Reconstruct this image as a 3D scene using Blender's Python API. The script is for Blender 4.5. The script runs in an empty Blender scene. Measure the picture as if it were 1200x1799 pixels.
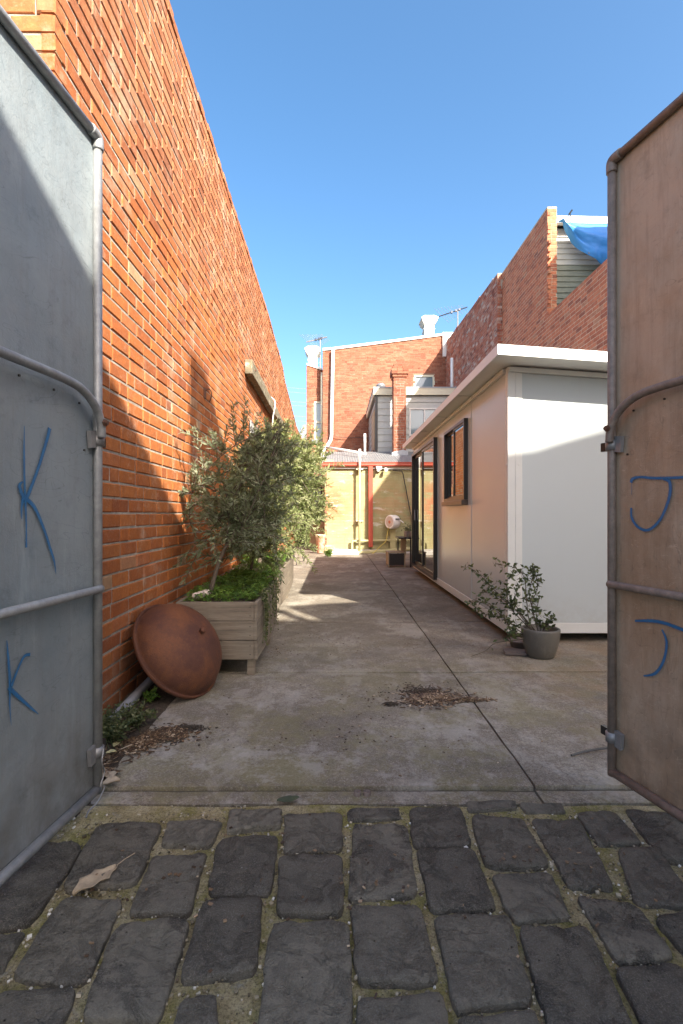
import bpy, math, random
from mathutils import Vector, Matrix, noise as mnoise

# ------------------------------------------------------------------ camera, sky, sun
scene = bpy.context.scene
COL = scene.collection
F, CX, CY, H = 880.0, 593.0, 903.0, 1.12          # focal length and principal point of the photograph (pixels), eye height
cam_d = bpy.data.cameras.new('camera')
cam = bpy.data.objects.new('camera', cam_d); COL.objects.link(cam)
cam.location = (0, 0, H); cam.rotation_euler = (math.radians(90), 0, 0)
cam_d.sensor_fit = 'VERTICAL'; cam_d.sensor_height = 36.0; cam_d.sensor_width = 24.0
cam_d.lens = 36.0 * F / 1799.0
cam_d.shift_x = (600 - CX) / 1799.0; cam_d.shift_y = (CY - 899.5) / 1799.0
cam_d.clip_start = 0.02; cam_d.clip_end = 2000
scene.camera = cam

SUN = Vector((.74, -1.22, 1.0)).normalized()
world = bpy.data.worlds.new('World'); scene.world = world; world.use_nodes = True
wn = world.node_tree
sky = wn.nodes.new('ShaderNodeTexSky'); sky.sky_type = 'NISHITA'; sky.sun_disc = False
sky.sun_elevation = math.asin(SUN.z); sky.sun_rotation = math.atan2(SUN.x, SUN.y)
sky.air_density = 0.8; sky.dust_density = 3.2; sky.ozone_density = 0.5
hsv = wn.nodes.new('ShaderNodeHueSaturation'); hsv.inputs['Hue'].default_value = .493; hsv.inputs['Saturation'].default_value = 1.28
wn.links.new(sky.outputs[0], hsv.inputs['Color']); wn.links.new(hsv.outputs[0], wn.nodes['Background'].inputs[0])
wn.nodes['Background'].inputs[1].default_value = 0.09
sl = bpy.data.lights.new('sun', 'SUN'); sl.energy = 3.4; sl.angle = math.radians(0.5); sl.color = (1.0, .93, .82)
sun = bpy.data.objects.new('sun', sl); COL.objects.link(sun); sun.location = SUN * 30
sun.rotation_euler = SUN.to_track_quat('Z', 'Y').to_euler()
scene.view_settings.view_transform = 'Standard'; scene.view_settings.look = 'None'
scene.view_settings.gamma = 1.0; scene.view_settings.exposure = 2.2
scene.view_settings.use_curve_mapping = False

R = random.Random(7)
def P(x, y, Y): return Vector(((x - CX) * Y / F, Y, H - (y - CY) * Y / F))      # photograph pixel at depth Y
def G(x, y):
    Y = F * H / (y - CY); return Vector(((x - CX) * Y / F, Y, 0))              # photograph pixel on the ground
def pix(p): return (CX + F * p[0] / p[1], CY - F * (p[2] - H) / p[1])

# ------------------------------------------------------------------ material helper
class NB:
    def __init__(s, name):
        s.m = bpy.data.materials.new(name); s.m.use_nodes = True
        s.t = s.m.node_tree; s.b = s.t.nodes['Principled BSDF']; s.out = s.t.nodes['Material Output']
        g = s.t.nodes.new('ShaderNodeNewGeometry'); s.pos = g.outputs['Position']
    def put(s, sock, v):
        if isinstance(v, (int, float)): sock.default_value = v
        elif isinstance(v, (tuple, list)):
            if len(v) == 3 and len(sock.default_value) == 4: v = (*v, 1)
            sock.default_value = v
        else: s.t.links.new(v, sock)
    def set(s, **k):
        for a, v in k.items(): s.put(s.b.inputs[a.replace('_', ' ')], v)
    def attr(s, name):
        n = s.t.nodes.new('ShaderNodeAttribute'); n.attribute_name = name; return n.outputs['Fac']
    def map(s, sc, rot=(0, 0, 0), loc=(0, 0, 0), vec=None):
        n = s.t.nodes.new('ShaderNodeMapping'); n.inputs['Scale'].default_value = sc
        n.inputs['Rotation'].default_value = rot; n.inputs['Location'].default_value = loc
        s.put(n.inputs['Vector'], vec or s.pos); return n.outputs[0]
    def noise(s, scale, detail=4, rough=.6, vec=None, dist=0):
        n = s.t.nodes.new('ShaderNodeTexNoise'); n.inputs['Scale'].default_value = scale
        n.inputs['Detail'].default_value = detail; n.inputs['Roughness'].default_value = rough
        n.inputs['Distortion'].default_value = dist; s.put(n.inputs['Vector'], vec or s.pos); return n.outputs['Fac']
    def vor(s, scale, feature='F1', vec=None, out='Distance', rnd=1.0):
        n = s.t.nodes.new('ShaderNodeTexVoronoi'); n.feature = feature; n.inputs['Scale'].default_value = scale
        n.inputs['Randomness'].default_value = rnd; s.put(n.inputs['Vector'], vec or s.pos); return n.outputs[out]
    def wave(s, scale, dist=3, detail=2, dscale=1.0, vec=None, dirn='X'):
        n = s.t.nodes.new('ShaderNodeTexWave'); n.bands_direction = dirn; n.inputs['Scale'].default_value = scale
        n.inputs['Distortion'].default_value = dist; n.inputs['Detail'].default_value = detail
        n.inputs['Detail Scale'].default_value = dscale; s.put(n.inputs['Vector'], vec or s.pos); return n.outputs['Fac']
    def ramp(s, fac, stops, interp='LINEAR'):
        n = s.t.nodes.new('ShaderNodeValToRGB'); r = n.color_ramp; r.interpolation = interp
        while len(r.elements) < len(stops): r.elements.new(.5)
        for e, (p, c) in zip(r.elements, stops):
            e.position = p; e.color = (c, c, c, 1) if isinstance(c, (int, float)) else (*c, 1)
        s.put(n.inputs[0], fac); return n.outputs[0]
    def mix(s, fac, a, b, blend='MIX'):
        n = s.t.nodes.new('ShaderNodeMix'); n.data_type = 'RGBA'; n.blend_type = blend
        s.put(n.inputs[0], fac); s.put(n.inputs[6], a); s.put(n.inputs[7], b); return n.outputs[2]
    def math(s, op, a, b=0.0, clamp=False):
        n = s.t.nodes.new('ShaderNodeMath'); n.operation = op; n.use_clamp = clamp
        s.put(n.inputs[0], a); s.put(n.inputs[1], b); return n.outputs[0]
    def sep(s, vec=None):
        n = s.t.nodes.new('ShaderNodeSeparateXYZ'); s.put(n.inputs[0], vec or s.pos); return n.outputs
    def bump(s, h, strength=.4, dist=.004):
        n = s.t.nodes.new('ShaderNodeBump'); n.inputs['Strength'].default_value = strength
        n.inputs['Distance'].default_value = dist; s.put(n.inputs['Height'], h)
        s.t.links.new(n.outputs[0], s.b.inputs['Normal'])
        return n.outputs[0]

MAT = {}
PL = []
def brick_mat(key, stops, pale=.45, pale_col=(.58, .47, .36), dirt=.3, upper=None):
    n = NB(key); t = n.attr('tint')
    c = n.ramp(t, stops)
    if upper:      # the wall was raised later in paler brick
        zz = n.math('ADD', n.math('DIVIDE', n.sep()[2], 6.0), n.math('MULTIPLY', n.math('SUBTRACT', n.noise(1.1, 3), .5), .10))
        c = n.mix(n.ramp(zz, [(.50, 0), (.60, .85)]), c, n.ramp(t, upper))
    c = n.mix(n.ramp(n.noise(14, 5, .7), [(.35, 0), (.75, .55)]), c, (.16, .055, .03))
    c = n.mix(n.ramp(n.noise(60, 4, .7), [(.5, 0), (.8, .35)]), c, (.62, .34, .19))
    c = n.mix(n.ramp(n.noise(1.6, 7, .8), [(.53, 0), (.66, pale)]), c, pale_col)
    c = n.mix(n.ramp(n.noise(5, 6, .8, vec=n.map((1, 1, 2.5))), [(.6, 0), (.72, pale * .8)]), c, pale_col)
    c = n.mix(n.ramp(n.noise(.9, 5, .7, vec=n.map((1, 1, .35), loc=(3, 1, 0))), [(.52, 0), (.8, dirt)]), c, (.09, .045, .03))
    z = n.sep()[2]
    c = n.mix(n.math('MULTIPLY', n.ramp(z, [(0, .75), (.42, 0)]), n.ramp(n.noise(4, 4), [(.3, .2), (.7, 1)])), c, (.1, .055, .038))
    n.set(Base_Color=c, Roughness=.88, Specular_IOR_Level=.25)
    n.bump(n.math('ADD', n.math('MULTIPLY', n.noise(120, 4, .7), .6), n.noise(22, 4, .7)), .55, .006)
    MAT[key] = n.m
RED = [(0, (.24, .07, .028)), (.06, (.36, .105, .028)), (.45, (.42, .13, .030)), (.85, (.46, .155, .038)), (.95, (.46, .15, .05)), (.985, (.42, .22, .11)), (1, (.46, .33, .18))]
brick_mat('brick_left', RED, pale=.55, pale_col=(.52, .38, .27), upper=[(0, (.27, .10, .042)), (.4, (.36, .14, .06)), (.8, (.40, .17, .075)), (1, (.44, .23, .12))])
brick_mat('brick_right', [(0, (.30, .115, .075)), (.2, (.50, .17, .09)), (.6, (.60, .215, .11)), (.9, (.62, .25, .13)), (1, (.5, .27, .16))], pale=.12, dirt=.1)
brick_mat('brick_rough', [(0, (.22, .08, .06)), (.3, (.40, .13, .08)), (.7, (.48, .18, .11)), (.9, (.5, .26, .17)), (1, (.6, .5, .42))], pale=.6)
brick_mat('brick_rear', [(0, (.19, .065, .04)), (.3, (.27, .09, .052)), (.7, (.31, .11, .064)), (1, (.34, .15, .09))], pale=.25, pale_col=(.4, .27, .19), dirt=.2)
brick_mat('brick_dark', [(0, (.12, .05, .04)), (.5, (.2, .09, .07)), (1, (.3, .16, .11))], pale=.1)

def mortar_mat(key, col):
    n = NB(key)
    c = n.mix(n.ramp(n.noise(18, 5, .7), [(.3, 0), (.7, 1)]), col, tuple(v * .55 for v in col))
    c = n.mix(n.ramp(n.noise(2, 4), [(.5, 0), (.75, .6)]), c, (.16, .12, .09))
    n.set(Base_Color=c, Roughness=.95, Specular_IOR_Level=.1); n.bump(n.noise(90, 4, .8), .8, .008); MAT[key] = n.m
mortar_mat('mortar', (.50, .455, .38)); mortar_mat('mortar_cream', (.80, .66, .46)); mortar_mat('mortar_red', (.33, .19, .13))

n = NB('green_brick')        # olive paint flaking off red brick
c = n.mix(n.ramp(n.noise(2.3, 4), [(.35, 0), (.7, 1)]), (.30, .29, .135), (.39, .375, .20))
x, y, z = n.sep()
reg = n.math('MULTIPLY', n.ramp(x, [(.0, 1), (.55, .25)]), n.ramp(n.math('ABSOLUTE', n.math('SUBTRACT', z, 1.45)), [(.25, 1), (.75, .15)]))
c = n.mix(n.math('MULTIPLY', n.ramp(n.noise(3.2, 6, .75, vec=n.map((.8, 1, 2.2))), [(.44, 0), (.52, 1)]), reg), c, (.52, .17, .08))
c = n.mix(n.ramp(n.noise(2.2, 6, .75, vec=n.map((.7, 1, 2.6), loc=(4, 0, 2))), [(.57, 0), (.64, .75)]), c, (.62, .60, .52))
c = n.mix(n.math('MULTIPLY', n.ramp(n.attr('tint'), [(.86, 0), (.95, .6)]), reg), c, (.5, .2, .1))
n.set(Base_Color=c, Roughness=.75); n.bump(n.noise(50, 4, .7), .4, .005); MAT['green_brick'] = n.m
n = NB('olive_paint')
n.set(Base_Color=n.mix(n.noise(8, 4), (.37, .345, .16), (.46, .43, .23)), Roughness=.6); MAT['olive_paint'] = n.m

def plain(key, col, rough=.6, metal=0.0, var=.25, scale=12, bump=.15, spec=.5, ior=None):
    n = NB(key)
    n.set(Base_Color=n.mix(n.ramp(n.noise(scale, 5, .7), [(.3, 0), (.75, 1)]), col, tuple(v * (1 - var) for v in col)),
          Roughness=rough, Metallic=metal, Specular_IOR_Level=spec)
    if ior: n.set(IOR=ior)
    if bump: n.bump(n.noise(scale * 5, 4, .7), bump, .003)
    MAT[key] = n.m
plain('white_paint', (.78, .76, .70), .5, var=.1); plain('cream_paint', (.66, .62, .46), .5, var=.12)
plain('pipe_white', (.78, .77, .73), .4, var=.12, bump=0); plain('red_paint', (.42, .075, .04), .5, var=.2)
plain('dark_metal', (.02, .019, .018), .4, bump=0); plain('dark_frame', (.018, .014, .012), .35, bump=0)
plain('bronze', (.10, .07, .05), .4, bump=0)
plain('zinc_roof', (.27, .27, .265), .5, .3, var=.25, scale=4); plain('lead', (.4, .42, .44), .6, .2, scale=20)
plain('pvc_grey', (.30, .31, .32), .55, var=.3, scale=20); plain('stucco', (.78, .76, .68), .8, var=.12, scale=6, bump=.4)
plain('wicker', (.045, .035, .03), .6, var=.5, scale=60, bump=.8); plain('tan_frame', (.36, .27, .16), .6)
plain('ceramic', (.62, .52, .46), .5); plain('hose_yellow', (.6, .5, .12), .5, bump=0); plain('reel_white', (.78, .76, .72), .35, var=.06, bump=0)
plain('reel_logo', (.55, .2, .1), .5, bump=0); plain('black', (.01, .01, .01), .6, bump=0); plain('cable', (.03, .03, .03), .6, bump=0)
plain('antenna', (.35, .33, .32), .4, .6, bump=0); plain('antenna_dark', (.05, .06, .08), .4, .5, bump=0)
plain('board_pale', (.52, .38, .22), .7, var=.2, scale=6); plain('interior', (.05, .045, .04), .8, bump=0)
plain('slate_tile', (.17, .13, .11), .7, scale=30, bump=.4); plain('grey_far', (.25, .27, .29), .8)
plain('concrete_pale', (.56, .53, .47), .9, var=.4, scale=5, bump=.5)
n = NB('graffiti_blue')      # spray paint: solid in the middle, misty at the edge
n.set(Base_Color=n.mix(n.noise(30, 5, .7), (.012, .10, .25), (.02, .17, .36)), Roughness=.5)
n.set(Alpha=n.ramp(n.math('ADD', n.attr('tint'), n.math('MULTIPLY', n.math('SUBTRACT', n.noise(160, 4, .8), .5), .9)), [(.2, 0), (.95, .9)])); MAT['graffiti_blue'] = n.m
plain('galv_bright', (.30, .30, .30), .5, .5, scale=30); plain('rusty_bolt', (.13, .06, .035), .8, scale=40)
plain('render_lane', (.60, .575, .53), .9, var=.3, scale=2, bump=.3)
plain('gull_grey', (.50, .51, .47), .7, var=.15, scale=5)
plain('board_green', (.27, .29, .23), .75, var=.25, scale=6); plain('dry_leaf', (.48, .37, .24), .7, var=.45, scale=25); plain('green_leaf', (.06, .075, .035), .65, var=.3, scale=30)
plain('pale_leaf', (.5, .42, .2), .7, var=.3, scale=30)

n = NB('glass')               # tinted panes, seen at a slant they mirror the yard
n.set(Base_Color=(.012, .013, .014), Roughness=.015, IOR=2.3); MAT['glass'] = n.m
n = NB('glass_far'); n.set(Base_Color=(.16, .22, .25), Roughness=.05, IOR=1.8); MAT['glass_far'] = n.m

n = NB('cabin_panel')
c = n.mix(n.ramp(n.noise(.8, 3, .5), [(.3, 0), (.75, .5)]), (.50, .535, .53), (.475, .50, .485))
c = n.mix(n.ramp(n.noise(7, 6, .8, vec=n.map((1, 1, .05))), [(.58, 0), (.8, .22)]), c, (.40, .38, .33))
c = n.mix(n.math('MULTIPLY', n.ramp(n.sep()[2], [(.1, 1), (.45, 0)]), n.ramp(n.noise(12, 6, .8), [(.4, 0), (.8, .5)])), c, (.36, .30, .22))
n.set(Base_Color=c, Roughness=.27, Specular_IOR_Level=.8)
n.bump(n.noise(1.1, 1, .4), .10, .02); MAT['cabin_panel'] = n.m
plain('cabin_trim', (.66, .655, .61), .4, var=.06, bump=0); plain('cabin_roof', (.80, .79, .75), .45, var=.05, bump=0)

def gate_mat(key, a, b, rust):
    n = NB(key)
    c = n.mix(n.ramp(n.noise(2.2, 6, .7), [(.3, 0), (.7, 1)]), a, b)
    c = n.mix(n.ramp(n.noise(11, 5, .75), [(.55, 0), (.78, .5)]), c, tuple(v * .45 for v in a))
    c = n.mix(n.ramp(n.noise(13, 6, .8, vec=n.map((1, 1, .06))), [(.5, 0), (.8, .6)]), c, (.16, .115, .08) if rust > .3 else (.2, .21, .2))
    c = n.mix(n.ramp(n.noise(5, 6, .8, vec=n.map((1, 1, .15))), [(.55, 0), (.78, .45)]), c, tuple(min(1, v * 1.5) for v in b))
    c = n.mix(n.ramp(n.noise(1.3, 6, .75, vec=n.map((1, 1, .6), loc=(2, 5, 1))), [(.42, 0), (.68, rust)]), c, (.30, .18, .09))
    z = n.sep()[2]
    c = n.mix(n.math('MULTIPLY', n.ramp(z, [(.0, .8), (.55, 0)]), n.ramp(n.noise(7, 5), [(.35, 0), (.7, 1)])), c, (.11, .085, .06))
    def hair(scale, vec, w): return n.ramp(n.math('ABSOLUTE', n.math('SUBTRACT', n.noise(scale, 1.5, .5, vec=vec, dist=1.2), .5)), [(0, 1), (w, 0)])
    m = n.ramp(n.noise(1.7, 4, .6, vec=n.map((1, 1, 1), loc=(0, 0, 7))), [(.40, 0), (.60, .5)])
    m2 = n.ramp(n.noise(1.3, 4, .6, vec=n.map((1, 1, 1), loc=(3, 0, 2))), [(.42, 0), (.62, .5)])
    c = n.mix(n.math('MULTIPLY', hair(5, n.map((1, 1, 3.0), rot=(.5, 0, .3)), .006), m), c, tuple(v * .35 for v in a))
    c = n.mix(n.math('MULTIPLY', hair(7, n.map((2.2, 2.2, .5), rot=(.2, .3, 0), loc=(4, 2, 0)), .006), m2), c, tuple(v * .35 for v in a))
    c = n.mix(n.math('MULTIPLY', hair(11, n.map((1, 1, 2), rot=(-.7, .2, 0), loc=(9, 2, 0)), .005), m2), c, tuple(min(1, v * 1.5) for v in a))
    n.set(Base_Color=c, Roughness=n.ramp(n.noise(6, 4), [(.3, .5), (.7, .72)]), Metallic=.25)
    n.bump(n.math('ADD', n.math('ADD', n.noise(2.2, 2), n.math('MULTIPLY', n.noise(9, 3), .35)), n.math('MULTIPLY', n.noise(150, 3), .10)), .45, .025); MAT[key] = n.m
gate_mat('gate_steel', (.215, .26, .28), (.31, .35, .36), .12)
gate_mat('gate_rust_bounce', (.44, .34, .25), (.51, .395, .285), .75)  # brown tone holds rust and the warm light bounced off the brick
plain('pipe_steel', (.36, .37, .37), .5, .35, var=.4, scale=25, bump=.3)
plain('pipe_rust_bounce', (.30, .24, .20), .6, .25, var=.5, scale=25, bump=.4)  # right gate pipes: bounced warm light in the colour, plus rust

n = NB('rust')
c = n.ramp(n.noise(3.5, 6, .7), [(.25, (.055, .02, .012)), (.45, (.095, .034, .018)), (.62, (.17, .06, .02)), (.8, (.12, .05, .032))])
c = n.mix(n.ramp(n.noise(70, 4, .8), [(.5, 0), (.75, .5)]), c, (.07, .03, .022))
c = n.mix(n.ramp(n.vor(40), [(.0, .7), (.12, 0)]), c, (.28, .14, .08))
c = n.mix(n.ramp(n.noise(2.2, 5, .7, vec=n.map((1, 1, 1), loc=(4, 7, 1))), [(.54, 0), (.7, .65)]), c, (.30, .11, .03))
n.set(Base_Color=c, Roughness=.72, Metallic=.1); n.bump(n.noise(110, 5, .8), .5, .004); MAT['rust'] = n.m

n = NB('timber_grey')
g = n.noise(1.0, 8, .75, vec=n.map((3, 3, 45)))
g2 = n.noise(1.0, 5, .7, vec=n.map((18, 18, 160)))
c = n.ramp(g, [(.3, (.10, .078, .055)), (.5, (.19, .15, .105)), (.72, (.27, .225, .165))])
c = n.mix(n.ramp(g2, [(.5, 0), (.75, .45)]), c, (.11, .085, .06))
c = n.mix(n.ramp(n.noise(5, 4), [(.4, 0), (.8, .35)]), c, (.2, .19, .15))
n.set(Base_Color=c, Roughness=.85); n.bump(n.math('ADD', g2, g), .4, .004); MAT['timber_grey'] = n.m
n = NB('timber_mossy')
c = n.ramp(n.noise(1, 6, .8, vec=n.map((4, 4, 22))), [(.3, (.06, .055, .035)), (.55, (.19, .16, .10)), (.75, (.30, .27, .2))])
c = n.mix(n.ramp(n.noise(6, 6, .8), [(.55, 0), (.66, .8)]), c, (.55, .5, .42))
n.set(Base_Color=c, Roughness=.9); n.bump(n.noise(40, 5), .6, .01); MAT['timber_mossy'] = n.m

n = NB('concrete')
x, y, z = n.sep()
c = n.ramp(n.noise(1.1, 7, .72), [(.36, (.15, .125, .092)), (.5, (.28, .238, .178)), (.62, (.41, .36, .28))])
c = n.mix(n.ramp(n.noise(4.5, 7, .8), [(.45, 0), (.68, .7)]), c, (.155, .13, .105))
c = n.mix(n.ramp(n.noise(60, 5, .85), [(.40, 0), (.62, .8)]), c, (.10, .084, .066))
c = n.mix(n.ramp(n.noise(14, 8, .85, vec=n.map((1, 1, 1), loc=(3, 3, 0))), [(.5, 0), (.6, .5)]), c, (.12, .10, .078))
c = n.mix(n.ramp(n.noise(2.4, 8, .8, vec=n.map((1, 1, 1), loc=(11, 4, 0))), [(.5, 0), (.62, .45)]), c, (.13, .11, .085))
c = n.mix(n.ramp(n.noise(1.7, 7, .75, vec=n.map((1.4, .7, 1), loc=(5, 8, 0))), [(.52, 0), (.6, .35)]), c, (.45, .42, .36))
c = n.mix(n.ramp(n.noise(150, 4, .85), [(.52, 0), (.68, .65)]), c, (.52, .47, .39))
c = n.mix(n.ramp(n.vor(38, rnd=1.0), [(.0, .85), (.10, 0)]), c, (.06, .05, .045))
near = n.ramp(y, [(2.4 / 20, 1), (5.2 / 20, 0)]); near.node.inputs[0].default_value = 0
ys = n.math('DIVIDE', y, 20.0); n.put(near.node.inputs[0], ys)
c = n.mix(n.math('MULTIPLY', near, n.ramp(n.noise(1.6, 6, .8, vec=n.map((1, 1, 1), loc=(7, 3, 0))), [(.46, 0), (.58, .5)])), c, (.22, .195, .085))
c = n.mix(n.math('MULTIPLY', near, n.ramp(n.noise(2.1, 6, .8, vec=n.map((1, 1, 1), loc=(1, 9, 0))), [(.52, 0), (.60, .45)])), c, (.44, .41, .36))
c = n.mix(n.math('MULTIPLY', n.ramp(n.math('DIVIDE', x, 4.0), [(.27, 0), (.4, .55)]), n.ramp(n.noise(3, 5, .7), [(.4, 0), (.7, 1)])), c, (.30, .19, .10))
n.set(Base_Color=c, Roughness=.92, Specular_IOR_Level=.2)
n.bump(n.math('ADD', n.noise(90, 5, .75), n.math('MULTIPLY', n.noise(7, 5), 1.2)), .55, .006); MAT['concrete'] = n.m
n = NB('joint_dirt'); n.set(Base_Color=n.mix(n.noise(12, 5), (.05, .042, .032), (.12, .10, .07)), Roughness=1.0); MAT['joint_dirt'] = n.m
n = NB('soil')
n.set(Base_Color=n.ramp(n.noise(30, 6, .8), [(.3, (.035, .026, .018)), (.55, (.085, .063, .042)), (.75, (.19, .14, .09))]), Roughness=1.0)
n.bump(n.noise(60, 5, .8), 1, .02); MAT['soil'] = n.m

n = NB('bluestone')
t = n.attr('tint')
c = n.ramp(t, [(0, (.135, .122, .098)), (.5, (.20, .18, .14)), (1, (.265, .24, .185))])
c = n.mix(n.math('MULTIPLY', n.ramp(n.noise(7, 9, .75, dist=.5), [(.49, 0), (.535, .85)]), n.ramp(n.math('FRACT', n.math('MULTIPLY', t, 7.3)), [(.35, .35), (.6, 1)])), c, (.085, .077, .064))
c = n.mix(n.ramp(n.noise(45, 6, .8), [(.42, 0), (.7, .6)]), c, (.085, .077, .064))
c = n.mix(n.ramp(n.noise(4, 5, .7, vec=n.map((1, 1, 1), loc=(5, 2, 0))), [(.52, 0), (.75, .6)]), c, (.17, .15, .12))
c = n.mix(n.ramp(n.noise(260, 3, .8), [(.48, 0), (.7, .75)]), c, (.30, .275, .24))
c = n.mix(n.ramp(n.vor(26), [(.0, 1), (.07, 0)]), c, (.012, .011, .011))
c = n.mix(n.ramp(n.noise(3, 5, .7, vec=n.map((1, 1, 1), loc=(9, 2, 0))), [(.5, 0), (.7, .4)]), c, (.22, .205, .165))
c = n.mix(n.math('MULTIPLY', n.ramp(n.vor(32, vec=n.map((1, 1, 1), loc=(3, 8, 0))), [(.05, 1), (.075, 0)]), n.ramp(n.noise(3.5, 3), [(.55, 0), (.6, 1)])), c, (.5, .5, .48))
n.set(Base_Color=c, Roughness=n.ramp(n.noise(9, 5, dist=.6), [(.45, .62), (.6, .85)]), Specular_IOR_Level=.12)
hh = n.math('ADD', n.math('MULTIPLY', n.ramp(n.noise(9, 7, .75, dist=.6), [(.50, 1), (.58, .3)]), 1.2), n.noise(130, 5, .8))
n.bump(n.math('SUBTRACT', n.math('ADD', hh, n.noise(38, 6, .8)), n.ramp(n.vor(26), [(.0, 1.5), (.09, 0)])), 1.0, .011); MAT['bluestone'] = n.m
n = NB('moss_mortar')
c = n.ramp(n.noise(9, 6, .75), [(.3, (.28, .225, .12)), (.5, (.50, .42, .24)), (.7, (.62, .55, .38))])
c = n.mix(n.ramp(n.noise(5, 6, .8, vec=n.map((1, 1, 1), loc=(2, 2, 0))), [(.46, 0), (.6, .75)]), c, (.27, .255, .06))
c = n.mix(n.ramp(n.noise(14, 6, .8, vec=n.map((1, 1, 1), loc=(4, 1, 0))), [(.6, 0), (.68, .7)]), c, (.40, .38, .33))
c = n.mix(n.ramp(n.noise(150, 4, .85), [(.46, 0), (.66, .75)]), c, (.07, .058, .038))
n.set(Base_Color=c, Roughness=1.0, Specular_IOR_Level=.1); n.bump(n.noise(130, 5, .85), 1, .012); MAT['moss_mortar'] = n.m

n = NB('pot_grey')
c = n.mix(n.noise(8, 5, .75), (.085, .075, .06), (.16, .145, .12))
c = n.mix(n.ramp(n.noise(3, 6, .8, vec=n.map((3, 3, .8))), [(.55, 0), (.7, .4)]), c, (.24, .22, .18))
n.set(Base_Color=c, Roughness=.45); n.bump(n.noise(60, 4), .2, .003); MAT['pot_grey'] = n.m
n = NB('pot_terracotta')
c = n.mix(n.ramp(n.noise(6, 6, .8), [(.4, 0), (.6, 1)]), (.55, .19, .09), (.6, .54, .42))
n.set(Base_Color=c, Roughness=.85); MAT['pot_terracotta'] = n.m
n = NB('tarp')
n.set(Base_Color=n.mix(n.noise(4, 4), (.03, .22, .62), (.05, .30, .75)), Roughness=.5); n.bump(n.noise(7, 4), .4, .03); MAT['tarp'] = n.m

def leaf_mat(key, stops, trans=.3):
    n = NB(key); c = n.ramp(n.attr('tint'), stops)
    n.set(Base_Color=c, Roughness=.5, Specular_IOR_Level=.35)
    tr = n.t.nodes.new('ShaderNodeBsdfTranslucent'); n.put(tr.inputs[0], n.mix(.5, c, (.30, .34, .06)))
    mx = n.t.nodes.new('ShaderNodeMixShader'); mx.inputs[0].default_value = trans
    n.t.links.new(n.b.outputs[0], mx.inputs[1]); n.t.links.new(tr.outputs[0], mx.inputs[2])
    n.t.links.new(mx.outputs[0], n.out.inputs[0]); MAT[key] = n.m
leaf_mat('olive_leaf', [(0, (.07, .095, .05)), (.45, (.155, .185, .10)), (.8, (.26, .285, .175)), (1, (.38, .38, .27))], .32)
leaf_mat('olive_leaf_sunlit', [(0, (.11, .145, .05)), (.45, (.23, .27, .10)), (.8, (.34, .36, .17)), (1, (.44, .44, .27))], .42)  # lit copy of the olive leaf, sunlight put into its colour
leaf_mat('clover', [(0, (.04, .10, .02)), (.6, (.10, .20, .03)), (1, (.2, .3, .05))], .4)
leaf_mat('camellia', [(0, (.025, .04, .018)), (.6, (.055, .08, .03)), (1, (.13, .14, .05))], .15)
leaf_mat('weed', [(0, (.04, .06, .02)), (.6, (.09, .11, .04)), (1, (.2, .19, .09))], .2)
leaf_mat('chips', [(0, (.05, .03, .018)), (.5, (.14, .085, .045)), (.85, (.28, .19, .11)), (1, (.48, .38, .26))], 0)
leaf_mat('grit', [(0, (.08, .065, .04)), (.5, (.25, .21, .13)), (.85, (.45, .40, .30)), (1, (.65, .62, .55))], 0)
plain('bark', (.13, .10, .07), .9, var=.5, scale=40, bump=.6)

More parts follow.
